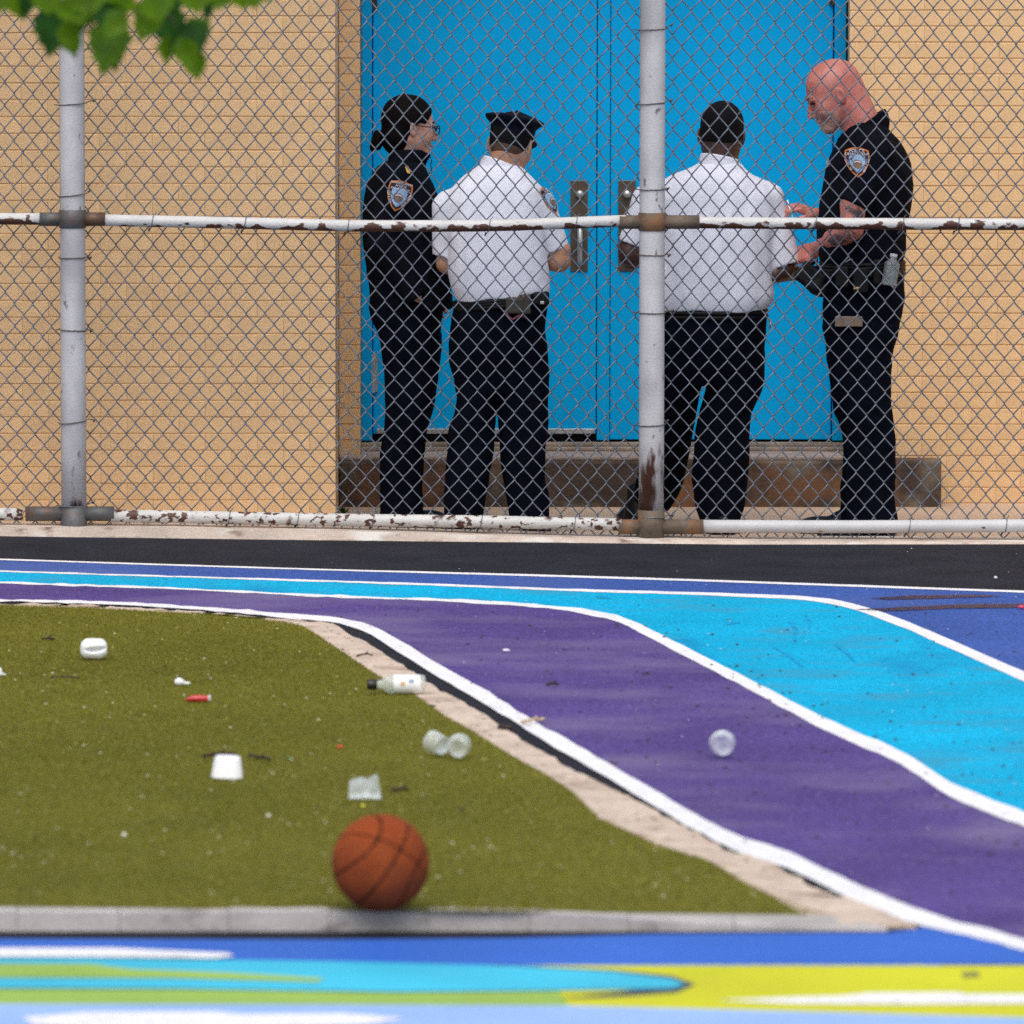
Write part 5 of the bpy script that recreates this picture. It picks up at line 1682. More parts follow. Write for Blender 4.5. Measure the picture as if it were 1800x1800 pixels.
    k_.tube([c + (0, -0.03, 0.012), c + (0.004, -0.04, -0.004), c + (0.0, -0.04, -0.026)], 0.005, 8)
    k_.build('key_clip', M['steel'], root, True)
    return root

# ---------- officer 4: bald, grey beard, dark polo, facing left
def officer_bald():
    Yp = 26.16
    root = empty('person', (atY(1525, 945, Yp).x, Yp, GZ), 'bald bearded officer in dark polo shirt looking down, facing left at the right end', 'person', 'officers talking behind the fence')
    rx = root.location.x
    hs = 1.12
    R = mirror_rot(math.radians(180 + 6), math.radians(27))
    hc = q3(1464, 164, Yp)
    neck = cone(hc + R @ np.array((-0.052, 0, -0.035)), 0.072, q3(1521, 234, Yp), 0.076)
    prims = [(prof([(235, 1490, 1570, 0.14), (265, 1475, 1582, 0.17), (330, 1460, 1592, 0.18), (440, 1450, 1580, 0.165)], Yp), 0.03)]
    for yo, dx in ((-0.095, 0), (0.095, -8)):
        prims.append((prof([(520, 1470 + dx, 1565, 0.066, yo), (620, 1472 + dx, 1555, 0.065, yo), (760, 1500 + dx, 1560, 0.055, yo), (930, 1510 + dx, 1558, 0.04, yo)], Yp), 0.02))
        prims.append((cone(q3(1530 + dx, 932, Yp + yo), 0.03, q3(1470 + dx, 942, Yp + yo), 0.02), 0.02))
    sh_, el_, wr_ = q3(1540, 272, Yp - 0.20), q3(1497, 402, Yp - 0.245), q3(1434, 440, Yp + 0.06)
    prims += [(cone(sh_, 0.055, q3(1500, 360, Yp - 0.24), 0.050), 0.02), (cone(q3(1500, 360, Yp - 0.24), 0.050, el_, 0.045), 0.01), (cone(el_, 0.046, q3(1468, 420, Yp - 0.12), 0.044), 0.01), (cone(q3(1468, 420, Yp - 0.12), 0.044, wr_, 0.028), 0.01)]
    prims += hand_prims(wr_, (-0.8, 0.45, -0.25), (0.3, 0.6, -0.6), -1, 1.0, 0.75)
    sh2, el2, wr2 = q3(1520, 272, Yp + 0.20), q3(1486, 402, Yp + 0.24), q3(1437, 377, Yp + 0.10)
    prims += [(cone(sh2, 0.055, el2, 0.045), 0.02), (cone(el2, 0.043, wr2, 0.027), 0.01)]
    prims += hand_prims(wr2, (-0.85, -0.2, 0.30), (-0.5, 0.1, -0.85), -1, 1.0, 0.75)
    body, g_ = build_body(root, Yp, (rx - 0.36, Yp - 0.33, 0.0), (rx + 0.24, Yp + 0.33, 1.93), hc, R, hs, M['skin_d'], prims, neck)
    # beard shell round mouth and jaw
    v = Vol(hc - 0.2, hc + 0.2, 0.004)
    L, cuts, post, g2 = head_prims(hc, R, hs, ears=False)
    for p, k in L: v.add(p, k)
    v.a -= 0.0022
    ob = g2((0.02, 0, -0.044)); nb_ = R @ np.array((-0.42, 0, 1.0))
    v.keep(lambda X, Y, Z: (X - ob[0]) * nb_[0] + (Y - ob[1]) * nb_[1] + (Z - ob[2]) * nb_[2], 0.022)
    o5 = g2((0.022, 0, 0)); n5 = R @ np.array((-1.0, 0, 0.0))
    v.keep(lambda X, Y, Z: (X - o5[0]) * n5[0] + (Y - o5[1]) * n5[1] + (Z - o5[2]) * n5[2], 0.01)
    v.cut(ell(g2((0.100, 0, -0.070)), np.array((0.022, 0.021, 0.007)) * hs, R), 0.003)
    v.cut(ell(g2((0.112, 0, -0.040)), np.array((0.022, 0.03, 0.016)) * hs, R), 0.003)
    v.wrinkle(0.0006, 3, 9, 9)
    meshvol(v, 'beard', M['beard'], root)
    for sg in (-1, 1):
        eb = MB()
        eb.tube([g2((0.091, sg * 0.014, 0.022)), g2((0.0885, sg * 0.032, 0.027)), g2((0.075, sg * 0.048, 0.022))], 0.0042, 6)
        eb.build('eyebrow', mat('brow_brown', (0.20, 0.10, 0.07), 0.8), root, True)
    for sg in (-1, 1):
        ey = MB()
        ey.tube([g2((0.088, sg * 0.020, 0.002)), g2((0.0885, sg * 0.031, 0.005)), g2((0.079, sg * 0.044, 0.0015))], 0.0034, 6)
        ey.build('eyelash', M['hairbrown'], root, True)
    # polo shirt
    v = Vol((rx - 0.27, Yp - 0.35, q3(1520, 480, Yp)[2]), (rx + 0.27, Yp + 0.35, q3(1520, 185, Yp)[2]), 0.0065)
    v.add(prof([(214, 1497, 1550, 0.085), (228, 1486, 1563, 0.12), (247, 1473, 1581, 0.17), (265, 1465, 1591, 0.2), (286, 1455, 1600, 0.215), (327, 1447, 1604, 0.215), (366, 1441, 1600, 0.21), (408, 1436, 1593, 0.2), (443, 1436, 1592, 0.198), (458, 1440, 1588, 0.19), (466, 1446, 1582, 0.18)], Yp, 2.4), 0)
    v.add(flatcone(q3(1542, 270, Yp - 0.185), 0.072, q3(1499, 362, Yp - 0.235), 0.066), 0.025)
    v.add(flatcone(q3(1520, 270, Yp + 0.185), 0.072, q3(1488, 362, Yp + 0.235), 0.066), 0.025)
    v.wrinkle(0.0032, 81, 1.1, 0.9)
    ps = meshvol(v, 'polo_shirt', M['navy'], root)
    v = Vol(q3(1455, 260, Yp - 0.14), np.array(atY(1570, 180, Yp + 0.14)), 0.0045)
    v.add(cone(q3(1525, 215, Yp), 0.086, q3(1512, 232, Yp), 0.094), 0)
    v.add(rbox(q3(1484, 238, Yp - 0.05), (0.030, 0.012, 0.022), 0.006, np.array(Matrix.Rotation(0.75, 3, 'Y'))), 0.01)
    a1, b1 = q3(1551, 195, Yp), q3(1476, 243, Yp)
    d_ = b1 - a1; n_ = np.array((-d_[2], 0, d_[0])); n_ /= np.linalg.norm(n_); n_ = n_ if n_[2] > 0 else -n_
    v.keep(lambda X, Y, Z: (X - a1[0]) * n_[0] + (Z - a1[2]) * n_[2] - 0.003 + 0 * Y, 0.004)
    meshvol(v, 'collar', M['navy'], root)
    # trousers
    v = Vol((rx - 0.27, Yp - 0.28, 0.0), (rx + 0.25, Yp + 0.28, q3(1520, 445, Yp)[2]), 0.0075)
    v.add(prof([(452, 1447, 1582, 0.175), (490, 1448, 1588, 0.178), (520, 1448, 1591, 0.18), (545, 1447, 1588, 0.182), (575, 1447, 1580, 0.18), (615, 1453, 1570, 0.175)], Yp), 0)
    for yo, dx in ((-0.095, 0), (0.095, -10)):
        v.add(prof([(570, 1447, 1581, 0.092, yo), (627, 1456 + dx * 0.3, 1567, 0.090, yo), (680, 1465 + dx * 0.5, 1566, 0.086, yo), (705, 1471 + dx, 1567, 0.084, yo), (733, 1480 + dx, 1568 + dx, 0.082, yo), (762, 1489 + dx, 1573 + dx, 0.08, yo), (783, 1492 + dx, 1574 + dx, 0.08, yo), (822, 1490 + dx, 1574 + dx, 0.078, yo), (868, 1486 + dx, 1572 + dx, 0.078, yo), (904, 1487 + dx, 1577 + dx, 0.08, yo), (932, 1484 + dx, 1578 + dx, 0.082, yo)], Yp), 0.015)
    v.wrinkle(0.0036, 92, 0.9, 1.7)
    tr = meshvol(v, 'trousers', M['trouser'], root)
    for yo, dx in ((-0.10, 0), (0.095, -34)):
        hx = atY(1574 + dx, 940, Yp + yo).x
        v = Vol((hx - 0.36, Yp + yo - 0.1, -0.02), (hx + 0.06, Yp + yo + 0.1, 0.2), 0.006)
        shoe(v, (hx, Yp + yo, GZ), (hx - 0.30, Yp + yo + 0.02, GZ), 0.05)
        meshvol(v, 'shoe', M['leather'], root)
    # duty belt with its kit
    cx = q3(1516, 472, Yp)
    bl = MB()
    pts = [(cx[0] + 0.160 * math.cos(a), Yp + 0.192 * math.sin(a), cx[2] + 0.004) for a in np.linspace(0, 2 * math.pi, 37)[:-1]]
    for dz in (-0.020, -0.007, 0.007, 0.020):
        bl.tube([(p[0], p[1], p[2] + dz) for p in pts], 0.010, 6, closed=True)
    bl.build('duty_belt', M['leather'], root, True)
    for (pxc, pyc, hw, hd, hh, yo, nm) in ((1480, 486, 0.026, 0.022, 0.042, -0.19, 'belt_pouch'), (1512, 492, 0.030, 0.026, 0.050, -0.20, 'belt_pouch'), (1541, 478, 0.016, 0.02, 0.05, -0.19, 'radio')):
        v = Vol(q3(pxc, pyc, Yp + yo) - 0.08, q3(pxc, pyc, Yp + yo) + 0.08, 0.004)
        v.add(rbox(q3(pxc, pyc, Yp + yo), (hw, hd, hh), 0.008), 0)
        meshvol(v, nm, M['leather'], root)
    yl = MB(); c = q3(1505, 506, Yp - 0.231)
    yl.box(c[0] - 0.009, c[0] + 0.009, c[1] - 0.003, c[1] + 0.002, c[2] - 0.005, c[2] + 0.003, 0.001)
    yl.build('yellow_label', M['yellowtag'], root)
    wire_ = MB()
    wire_.tube([q3(1486, 461, Yp - 0.205), q3(1494, 456, Yp - 0.207), q3(1499, 456, Yp - 0.205)], 0.0025, 6)
    wire_.build('belt_clip', M['steel'], root, True)
    tg = MB(); t0 = atY(1468, 556, Yp - 0.20); t1 = atY(1516, 574, Yp - 0.20)
    tg.box(t0.x, t1.x, Yp - 0.204, Yp - 0.194, t1.z, t0.z, 0.002)
    tg.build('pocket_notebook', M['tag'], root)
    # clear water bottle tucked at the back of the belt
    bt = MB()
    T = Matrix.Translation(q3(1562, 502, Yp - 0.19)) @ Matrix.Rotation(math.radians(9), 4, 'Y')
    prof_b = [(0.0, 0.0), (0.027, 0.001), (0.031, 0.006)]
    for k in range(7):
        prof_b += [(0.031, 0.010 + k * 0.009), (0.0285, 0.0145 + k * 0.009)]
    prof_b += [(0.031, 0.076), (0.028, 0.088), (0.018, 0.098), (0.013, 0.101), (0.013, 0.113)]
    bt.lathe(prof_b, 20, T)
    wb = bt.build('water_bottle', clear_mat('grey_bottle_plastic', (0.40, 0.43, 0.46), 0.45, 0.2), root, True)
    bc = MB(); bc.lathe([(0, 0.125), (0.0145, 0.124), (0.015, 0.113), (0.014, 0.110)], 16, T)
    bc.build('bottle_cap', mat('grey_cap', (0.42, 0.43, 0.46), 0.5), wb, True, org=np.array(root.location))
    # inked skin on the near arm, patch, badge
    bb = bvh_of(body)
    decal_poly('forearm_tattoo', [(1456, 426), (1468, 411), (1485, 400), (1502, 398), (1510, 406), (1500, 421), (1478, 430), (1463, 434)], Yp - 0.24, bb, M['inked'], root, root, 0.0015)
    decal_poly('upper_arm_tattoo', [(1484, 366), (1490, 360), (1510, 360), (1518, 372), (1514, 388), (1500, 386)], Yp - 0.24, bb, M['inked'], root, root, 0.0015)
    patch(root, [ps], q3(1500, 281, Yp), (1, 0, 0.02), (-0.02, 0, 1), 0.0560, TX_POLICE, (0, 1, 0))
    decal_poly('breast_badge', [(1452, 283), (1457, 279), (1460, 285), (1458, 293), (1453, 291)], Yp - 0.08, bvh_of(ps), M['steel'], root, root, 0.004)
    pn = MB()
    pn.tube([q3(1384, 352, Yp + 0.06), q3(1390, 372, Yp + 0.05), q3(1396, 390, Yp + 0.05)], 0.0035, 8)
    pn.build('held_pen', M['label'], root, True)
    return root

p1 = officer_jacket()
p2 = officer_cap()
p3 = officer_post()
p4 = officer_bald()

# dark pouch held between the two right-hand officers
hp = empty('pouch', (atY(1425, 488, 26.0).x, 26.0, atY(1425, 512, 26.0).z), 'black pouch held low between the bald officer and the white shirt beside him', 'pouch')
v = Vol(q3(1385, 545, 25.9), np.array(atY(1475, 440, 26.2)), 0.005)
Rp = np.array(Matrix.Rotation(math.radians(38), 3, 'Y'))
v.add(rbox(q3(1424, 486, 26.02), (0.055, 0.03, 0.042), 0.014, Rp), 0)
v.add(ell(q3(1438, 506, 26.02), (0.045, 0.03, 0.030), Rp), 0.02)
v.wrinkle(0.003, 7, 2, 2)
meshvol(v, 'pouch_body', M['leather'], hp)

#END_PEOPLE

# ------------------------------------------------------------------ litter on the turf and the track
TZ = 0.012   # things sink a little into the pile
def at_turf(px, py, z=TZ):
    return gnd(px, py, z)

# basketball with recessed seams
bc = at_turf(669, 1602, 0.010)
BR = 0.1195
def basketball():
    bm = bmesh.new()
    bmesh.ops.create_icosphere(bm, subdivisions=6, radius=1.0)
    co = np.array([v.co[:] for v in bm.verts])
    x, y, z = co.T
    d = np.minimum.reduce([np.abs(x), np.abs(z), np.abs(np.abs(x) - (0.50 + 0.34 * z * z - 0.0 * y)) * 0.95])
    W = 0.036
    g_ = np.clip(1 - d / W, 0, 1)
    rad = 1 - 0.016 * np.minimum(1, g_ * 1.6)
    rr = np.random.default_rng(3)
    for v, r_ in zip(bm.verts, rad):
        v.co = v.co * r_ * BR
    seam = d < W * 0.62
    root = empty('basketball', (bc.x, bc.y, bc.z), 'worn orange-brown basketball resting on the turf by the kerb', 'basketball')
    mid = Vector((0, 0, BR))
    Rb = Euler((math.radians(-28), math.radians(34), math.radians(10)), 'XYZ').to_matrix()
    me = bpy.data.meshes.new('rubber_panels')
    me2 = bpy.data.meshes.new('seam_lines')
    bm.verts.ensure_lookup_table(); bm.verts.index_update()
    V = [tuple(Rb @ v.co + mid) for v in bm.verts]
    FA, FB = [], []
    for f in bm.faces:
        ids = [v.index for v in f.verts]
        (FB if sum(seam[i] for i in ids) >= 2 else FA).append(ids)
    for me_, FF, m in ((me, FA, M['ball']), (me2, FB, M['seam'])):
        used = sorted({i for f in FF for i in f}); mp = {u: k for k, u in enumerate(used)}
        me_.from_pydata([V[u] for u in used], [], [[mp[i] for i in f] for f in FF])
        me_.polygons.foreach_set('use_smooth', [True] * len(me_.polygons))
        me_.materials.append(m); me_.update()
    obj('rubber_panels', me, root)
    o = obj('seam_lines', me2, root)
    bm.free()
basketball()

def litter_vol(name, c, label, cat, m, prims, h=0.003, wr=0.0, seed=1, part='shell', cuts=(), ext=0.1):
    root = empty(name, tuple(c), label, cat)
    v = Vol(np.array(c) - (ext, ext, 0.02), np.array(c) + (ext, ext, ext), h)
    for p, k in prims: v.add(p, k)
    if wr: v.wrinkle(wr, seed, 4, 4)
    for p, k in cuts: v.cut(p, k)
    meshvol(v, part, m, root)
    return root
ax = lambda *a: np.array(a, float)
c = np.array(at_turf(165, 1158))
litter_vol('foam_cup', c, 'squashed white foam cup lying on the turf at the upper left', 'cup', M['foam'],
           [(rbox(c + ax(0, 0, 0.033), (0.044, 0.036, 0.033), 0.027), 0)], 0.003, 0.0006, 4,
           cuts=[(ell(c + ax(0.008, -0.034, 0.034), (0.034, 0.022, 0.0085), np.array(Matrix.Rotation(-0.10, 3, 'Y'))), 0.003)])
c = at_turf(399, 1366)
rt = empty('foam_tub', tuple(c), 'white foam tub upside down on the turf, dark twig behind it', 'tub')
mb = MB()
def sqlathe(mb, prof_, c, n=40, e=3.2, ry=1.0, R=None):
    o = len(mb.v)
    for (r, h) in prof_:
        for k in range(n):
            a = 2 * math.pi * k / n
            ca, sa = math.cos(a), math.sin(a)
            f = (abs(ca) ** e + abs(sa) ** e) ** (-1 / e)
            p = Vector((r * f * ca, r * f * sa * ry, h))
            if R is not None: p = R @ p
            mb.v.append(tuple(Vector(c) + p))
    for i in range(len(prof_) - 1):
        for k in range(n):
            k2 = (k + 1) % n
            mb.f.append((o + i * n + k, o + i * n + k2, o + (i + 1) * n + k2, o + (i + 1) * n + k))
sqlathe(mb, [(0.0445, 0.0), (0.0455, 0.002), (0.0445, 0.005), (0.0375, 0.052), (0.0345, 0.058), (0.028, 0.060), (0.0, 0.0595)], c, R=Matrix.Rotation(math.radians(2), 3, 'Y'))
mb.build('shell', M['foam'], rt, True)
c = np.array(at_turf(318, 1204))
litter_vol('plastic_scrap', c, 'small white plastic scrap on the turf beside the red tube', 'scrap', M['foam'],
           [(ell(c + ax(-0.004, 0, 0.010), (0.017, 0.012, 0.011)), 0), (ell(c + ax(0.014, 0.004, 0.005), (0.016, 0.010, 0.006)), 0.006)], 0.0025, 0.0022, 8, ext=0.05)
c = np.array(at_turf(3, 1187))
litter_vol('plastic_scrap', c, 'pale scrap of paper at the left edge of the picture', 'scrap', M['foam'],
           [(cone(c + ax(-0.02, 0, 0.006), 0.006, c + ax(0.012, 0, 0.003), 0.003), 0), (ell(c + ax(-0.006, 0, 0.012), (0.008, 0.006, 0.014)), 0.004)], 0.002, 0.001, 8, ext=0.05)
c = np.array(at_turf(349, 1234))
rt = litter_vol('plastic_tube', c, 'crushed shiny red plastic tube with clear end on the turf', 'tube', M['red'],
           [(cone(c + ax(-0.034, 0, 0.008), 0.007, c + ax(0.0, 0.004, 0.012), 0.011), 0), (cone(c + ax(0, 0.004, 0.011), 0.011, c + ax(0.028, 0, 0.010), 0.009), 0.004)], 0.0025, 0.0014, 12, ext=0.06)
mb = MB(); mb.lathe([(0.0, 0.010), (0.010, 0.009), (0.012, 0.004), (0.010, 0.0)], 16, Matrix.Translation(c + ax(0.029, -0.002, 0.012)) @ Matrix.Rotation(math.pi / 2, 4, 'Y'))
mb.build('clear_end', M['clear'], rt, True)

# spirit bottle lying on the edging
c = at_turf(700, 1220, 0.010)
rt = empty('glass_bottle', tuple(c), 'clear glass bottle with white label and black cap lying on the turf edge', 'bottle')
T = Matrix.Translation(c + Vector((0.083, 0.01, 0.030))) @ Matrix.Rotation(math.radians(4), 4, 'Z') @ Matrix.Rotation(-math.pi / 2, 4, 'Y')
mb = MB(); mb.lathe([(0.0, 0.004), (0.026, 0.0), (0.0285, 0.004), (0.0295, 0.012), (0.0295, 0.105), (0.027, 0.116), (0.018, 0.130), (0.0135, 0.140), (0.0125, 0.152)], 28, T)
mb.build('glass_body', M['glass'], rt, True)
mb = MB(); mb.lathe([(0.030, 0.016), (0.0303, 0.017), (0.0303, 0.098), (0.030, 0.099)], 28, T)
lb_ = mb.build('paper_label', M['label'], rt, True)
mb = MB(); mb.lathe([(0.0, 0.181), (0.0155, 0.180), (0.0168, 0.176), (0.0168, 0.152), (0.0155, 0.150), (0.0, 0.150)], 24, T)
mb.build('screw_cap', M['black'], rt, True)
for (h0, h1, a0, a1, m) in ((0.036, 0.052, 4.95, 5.35, M['lblue']), (0.064, 0.078, 4.65, 5.1, M['lgold'])):
    vs, fs = [], []
    for i, a in enumerate(np.linspace(a0, a1, 7)):
        for h in (h0, h1):
            # the printed marks face the camera
            vs.append(T @ Vector((0.0307 * math.cos(a), 0.0307 * math.sin(a), h)))
        if i: fs.append((2 * i - 2, 2 * i - 1, 2 * i + 1, 2 * i))
    obj('printed_mark', pymesh('printed_mark', vs, fs, m, False, rt.location), lb_)

def clear_cup(c, r, h, rot, label, group=None):
    rt = empty('plastic_cup', tuple(c), label, 'cup', group)
    T = Matrix.Translation(Vector(c) + Vector((0, 0, r))) @ rot
    mb = MB()
    mb.lathe([(0.0, 0.003), (r * 0.72, 0.002), (r * 0.80, 0.0), (r * 0.84, 0.002), (r * 0.88, h * 0.3), (r * 0.90, h * 0.32), (r * 0.97, h * 0.96), (r * 1.0, h * 0.97), (r * 1.0, h)], 26, T)
    mb.build('cup_wall', M['clear'], rt, True)
    mb = MB(); mb.tube([T @ Vector((r * math.cos(a), r * math.sin(a), h)) for a in np.linspace(0, 2 * math.pi, 27)[:-1]], 0.0014, 6, closed=True)
    mb.build('cup_rim', M['clear2'], rt, True)
clear_cup(at_turf(805, 1336), 0.0325, 0.05, Matrix.Rotation(math.radians(-84), 4, 'X') @ Matrix.Rotation(0.1, 4, 'Y'), 'clear plastic cup on the turf, its round base facing us, right of a pair')
clear_cup(at_turf(779, 1331), 0.0325, 0.05, Matrix.Rotation(math.radians(40), 4, 'Z') @ Matrix.Rotation(math.radians(-80), 4, 'X'), 'clear plastic cup lying on the turf behind and left of another clear cup')
clear_cup(gnd(1271, 1333, 0.005), 0.0365, 0.045, Matrix.Rotation(math.radians(-86), 4, 'X'), 'clear plastic cup lying alone on the purple lane')

# bent piece of clear packaging
c = at_turf(641, 1405)
rt = empty('clear_packaging', tuple(c), 'bent clear plastic packaging on the turf behind the basketball', 'packaging')
mb = MB()
pts = [(-0.044, 0.0, 0.004, 0.052), (-0.010, 0.012, 0.002, 0.060), (0.006, 0.02, 0.004, 0.054), (0.034, 0.004, 0.002, 0.068), (0.048, -0.004, 0.0, 0.004)]
vs, fs = [], []
for (x, y, z0, z1) in pts[:4]:
    vs += [c + Vector((x, y, z0)), c + Vector((x * 0.95, y + 0.006, z1))]
vs += [c + Vector((0.046, 0.0, 0.0)), c + Vector((0.036, 0.004, 0.066))]
for i in range(4):
    fs.append((2 * i, 2 * i + 2, 2 * i + 3, 2 * i + 1))
vs += [v + Vector((0, 0.0012, 0)) for v in vs]
fs += [tuple(10 + i for i in reversed(f)) for f in fs]
mb.add(vs, fs); mb.build('bent_sheet', M['clear2'], rt)
mb = MB(); mb.add([c + Vector((-0.046, -0.004, 0.002)), c + Vector((0.046, -0.004, 0.002)), c + Vector((0.036, 0.022, 0.012)), c + Vector((-0.036, 0.022, 0.012))], [(0, 1, 2, 3)])
mb.build('base_sheet', M['clear'], rt)

# twigs, dead leaves and scraps one can pick out
def twig(name, p0, p1, r, m, label, cat, z=0.016, bend=0.004):
    a, b = gnd(*p0, z), gnd(*p1, z)
    rt = empty(name, tuple(a), label, cat)
    mb = MB()
    n = 7
    pts = [a + (b - a) * t + Vector((0, 0, bend * math.sin(3.1 * t) + random.gauss(0, r * 0.3))) for t in np.linspace(0, 1, n)]
    mb.tube(pts, [r * (0.7 + 0.5 * random.random()) for _ in range(n)], 6)
    mid = pts[3]
    mb.tube([mid, mid + Vector((0.012, 0.0, 0.010))], r * 0.5, 5)
    mb.build('stick', m, rt, True)
twig('twig', (355, 1329), (418, 1326), 0.0055, M['twig'], 'dark twig lying behind the upturned white tub', 'twig')
twig('twig', (437, 1330), (474, 1335), 0.0050, M['twig'], 'reddish dark twig to the right of the upturned white tub', 'twig')
twig('twig', (687, 1389), (719, 1388), 0.0045, M['twig'], 'short dark twig right of the bent clear packaging', 'twig')
twig('twig', (74, 1123), (96, 1124), 0.0045, M['twig'], 'tiny dark twig left of the squashed foam cup', 'twig')
twig('twig', (627, 1153), (655, 1151), 0.003, M['twig'], 'thin twig on the pale edging above the glass bottle', 'twig')
twig('twig', (88, 1191), (140, 1192), 0.0022, M['twig'], 'thin brown stalk on the turf below the squashed foam cup', 'twig')
twig('stick', (918, 1270), (956, 1264), 0.0055, M['straw'], 'pale stick lying across the white line on the purple lane', 'stick', 0.014)
twig('twig', (961, 1204), (982, 1203), 0.005, M['twig'], 'dark chip lying in the purple lane near the white line', 'twig', 0.010)
for (px_, py_, s_, lab) in ((887, 1279, 0.016, 'clump of dead leaves on the white line beside the pale edging'), (759, 1239, 0.007, 'small black lump on the turf edge below the glass bottle'), (1133, 1181, 0.006, 'small dark lump in the purple lane near the cyan lane')):
    c = np.array(gnd(px_, py_ + 4, 0.008))
    pr = [(ell(c + ax(random.gauss(0, s_ * 0.7), random.gauss(0, s_ * 0.5), s_ * 0.5), (s_ * random.uniform(0.5, 1), s_ * 0.7, s_ * 0.5)), 0.002) for _ in range(5)]
    litter_vol('leaf_clump', c, lab, 'debris', M['twig'], pr, 0.002, 0.0015, 2, 'clump', ext=0.06)
c = np.array(gnd(1795, 1070, 0.006))
litter_vol('pink_scrap', c, 'bright pink scrap on the blue lane at the right edge', 'scrap', mat('pink_plastic', (0.65, 0.04, 0.12), 0.4), [(ell(c + ax(0, 0, 0.006), (0.012, 0.008, 0.007)), 0)], 0.002, 0.002, 5, ext=0.04)

# countless flecks
def flecks(name, n, region, z, sizes, m, label, hgt=0.4, inside_turf=None, seed=0):
    r = np.random.default_rng(seed)
    mb = MB()
    k = 0
    while k < n:
        px_, py_ = r.uniform(region[0], region[2]), r.uniform(region[1], region[3])
        p = gnd(px_, py_, z)
        ins = inside(np.array([[p.x, p.y]]), poly)[0]
        if inside_turf is not None and ins != inside_turf: continue
        if inside_turf is False and py_ > np.interp(px_, L4[:, 0], L4[:, 1]) - 6: continue
        k += 1
        s = r.uniform(*sizes)
        a = r.uniform(0, 6.28)
        u = Vector((math.cos(a), math.sin(a), 0)) * s; v_ = Vector((-math.sin(a), math.cos(a), 0)) * s * r.uniform(0.4, 1.0)
        h = Vector((0, 0, s * hgt))
        mb.add([p - u, p + v_, p + u, p - v_, p + h], [(0, 1, 4), (1, 2, 4), (2, 3, 4), (3, 0, 4), (3, 2, 1, 0)])
    tag(mb.build(name, m), label, 'debris', kind='stuff')
flecks('pale_flecks', 190, (-40, 1075, 1400, 1590), 0.018, (0.0028, 0.0068), mat('pale_fleck', (0.55, 0.50, 0.36), 0.8), 'pale flecks of rubbish scattered over the turf', 0.5, True, 1)
flecks('yellow_flecks', 90, (-40, 1075, 1400, 1590), 0.018, (0.003, 0.008), mat('yellow_fleck', (0.30, 0.28, 0.06), 0.8), 'yellowed leaf bits scattered over the turf', 0.5, True, 2)
flecks('brown_flecks', 80, (-40, 1075, 1400, 1590), 0.018, (0.003, 0.009), M['twig'], 'brown leaf bits scattered over the turf', 0.5, True, 3)
flecks('dark_grit', 300, (500, 1060, 1840, 1620), 0.004, (0.0025, 0.0095), M['twig'], 'dark grit scattered over the painted lanes', 0.5, False, 4)
flecks('pale_grit', 90, (500, 960, 1840, 1600), 0.004, (0.0018, 0.005), mat('pale_grit', (0.6, 0.55, 0.6), 0.8), 'pale grit scattered over the painted lanes', 0.4, False, 5)
for (px_, py_, col, nm, lab) in ((597, 1312, (0.8, 0.06, 0.02), 'bottle_cap', 'tiny orange-red cap on the turf left of the clear cups'), (638, 1416, (0.55, 0.55, 0.03), 'yellow_scrap', 'tiny yellow scrap on the turf just above the basketball'),
                             (507, 1332, (0.02, 0.16, 0.03), 'green_scrap', 'tiny dark green scrap on the turf above the ball'), (472, 1433, (0.75, 0.72, 0.6), 'white_scrap', 'small off-white scrap on the turf left of the ball'), (218, 1467, (0.75, 0.72, 0.6), 'white_scrap', 'small off-white scrap alone on the lower left turf'),
                             (890, 1142, (0.7, 0.66, 0.72), 'white_scrap', 'thin white scrap on the purple lane near the cyan lane'), (1750, 1014, (0.6, 0.7, 0.68), 'white_scrap', 'pale scrap on the black asphalt at the far right')):
    c = np.array(gnd(px_, py_ + 3, 0.012 if py_ > 1150 else 0.006))
    w_ = 0.012 if px_ in (890,) else 0.0065
    litter_vol(nm, c, lab, 'scrap', mat('scrap_%d' % px_, col, 0.5), [(ell(c + ax(0, 0, 0.004), (w_, 0.006, 0.005)), 0), (ell(c + ax(w_ * 0.6, 0, 0.003), (w_ * 0.6, 0.004, 0.003)), 0.003)], 0.0018, 0.0012, 3, ext=0.03)


# ------------------------------------------------------------------ street tree whose branch hangs into the top left corner
YT = 15.8
tree = empty('tree', (-2.69, 15.4, -0.1), 'leafy tree branch hanging into the top left corner before the fence', 'tree')
to = np.array(tree.location)
mb = MB()
tp = [Vector((-2.69, 15.4, -0.1)), Vector((-2.67, 15.4, 0.8)), Vector((-2.71, 15.38, 1.8)), Vector((-2.65, 15.36, 2.8)), Vector((-2.59, 15.3, 3.8)), Vector((-2.54, 15.3, 4.9))]
mb.tube(tp, [0.17, 0.13, 0.115, 0.10, 0.07, 0.03], 16)
mb.build('trunk', M['bark'], tree, True)
def branch(pts, r0, r1):
    mb = MB()
    mb.tube(pts, list(np.geomspace(r0, r1, len(pts))), 8)
    mb.build('branch', M['bark'], tree, True)
branch([Vector((-2.66, 15.37, 2.7)), Vector((-2.09, 15.2, 3.1)), Vector((-1.39, 15.8, 3.0)), Vector((-0.79, 15.8, 2.72)), Vector((-0.49, 15.8, 2.50)), Vector((-0.29, 15.8, 2.38))], 0.06, 0.006)
branch([Vector((-1.04, 15.8, 2.85)), Vector((-0.89, 15.8, 2.6)), Vector((-0.79, 15.8, 2.36)), atY(95, -10, 15.75), atY(62, 32, 15.75)], 0.008, 0.0016)
branch([Vector((-0.64, 15.8, 2.6)), Vector((-0.67, 15.8, 2.4)), atY(170, -5, 15.8), atY(165, 40, 15.8), atY(146, 62, 15.8)], 0.007, 0.0015)
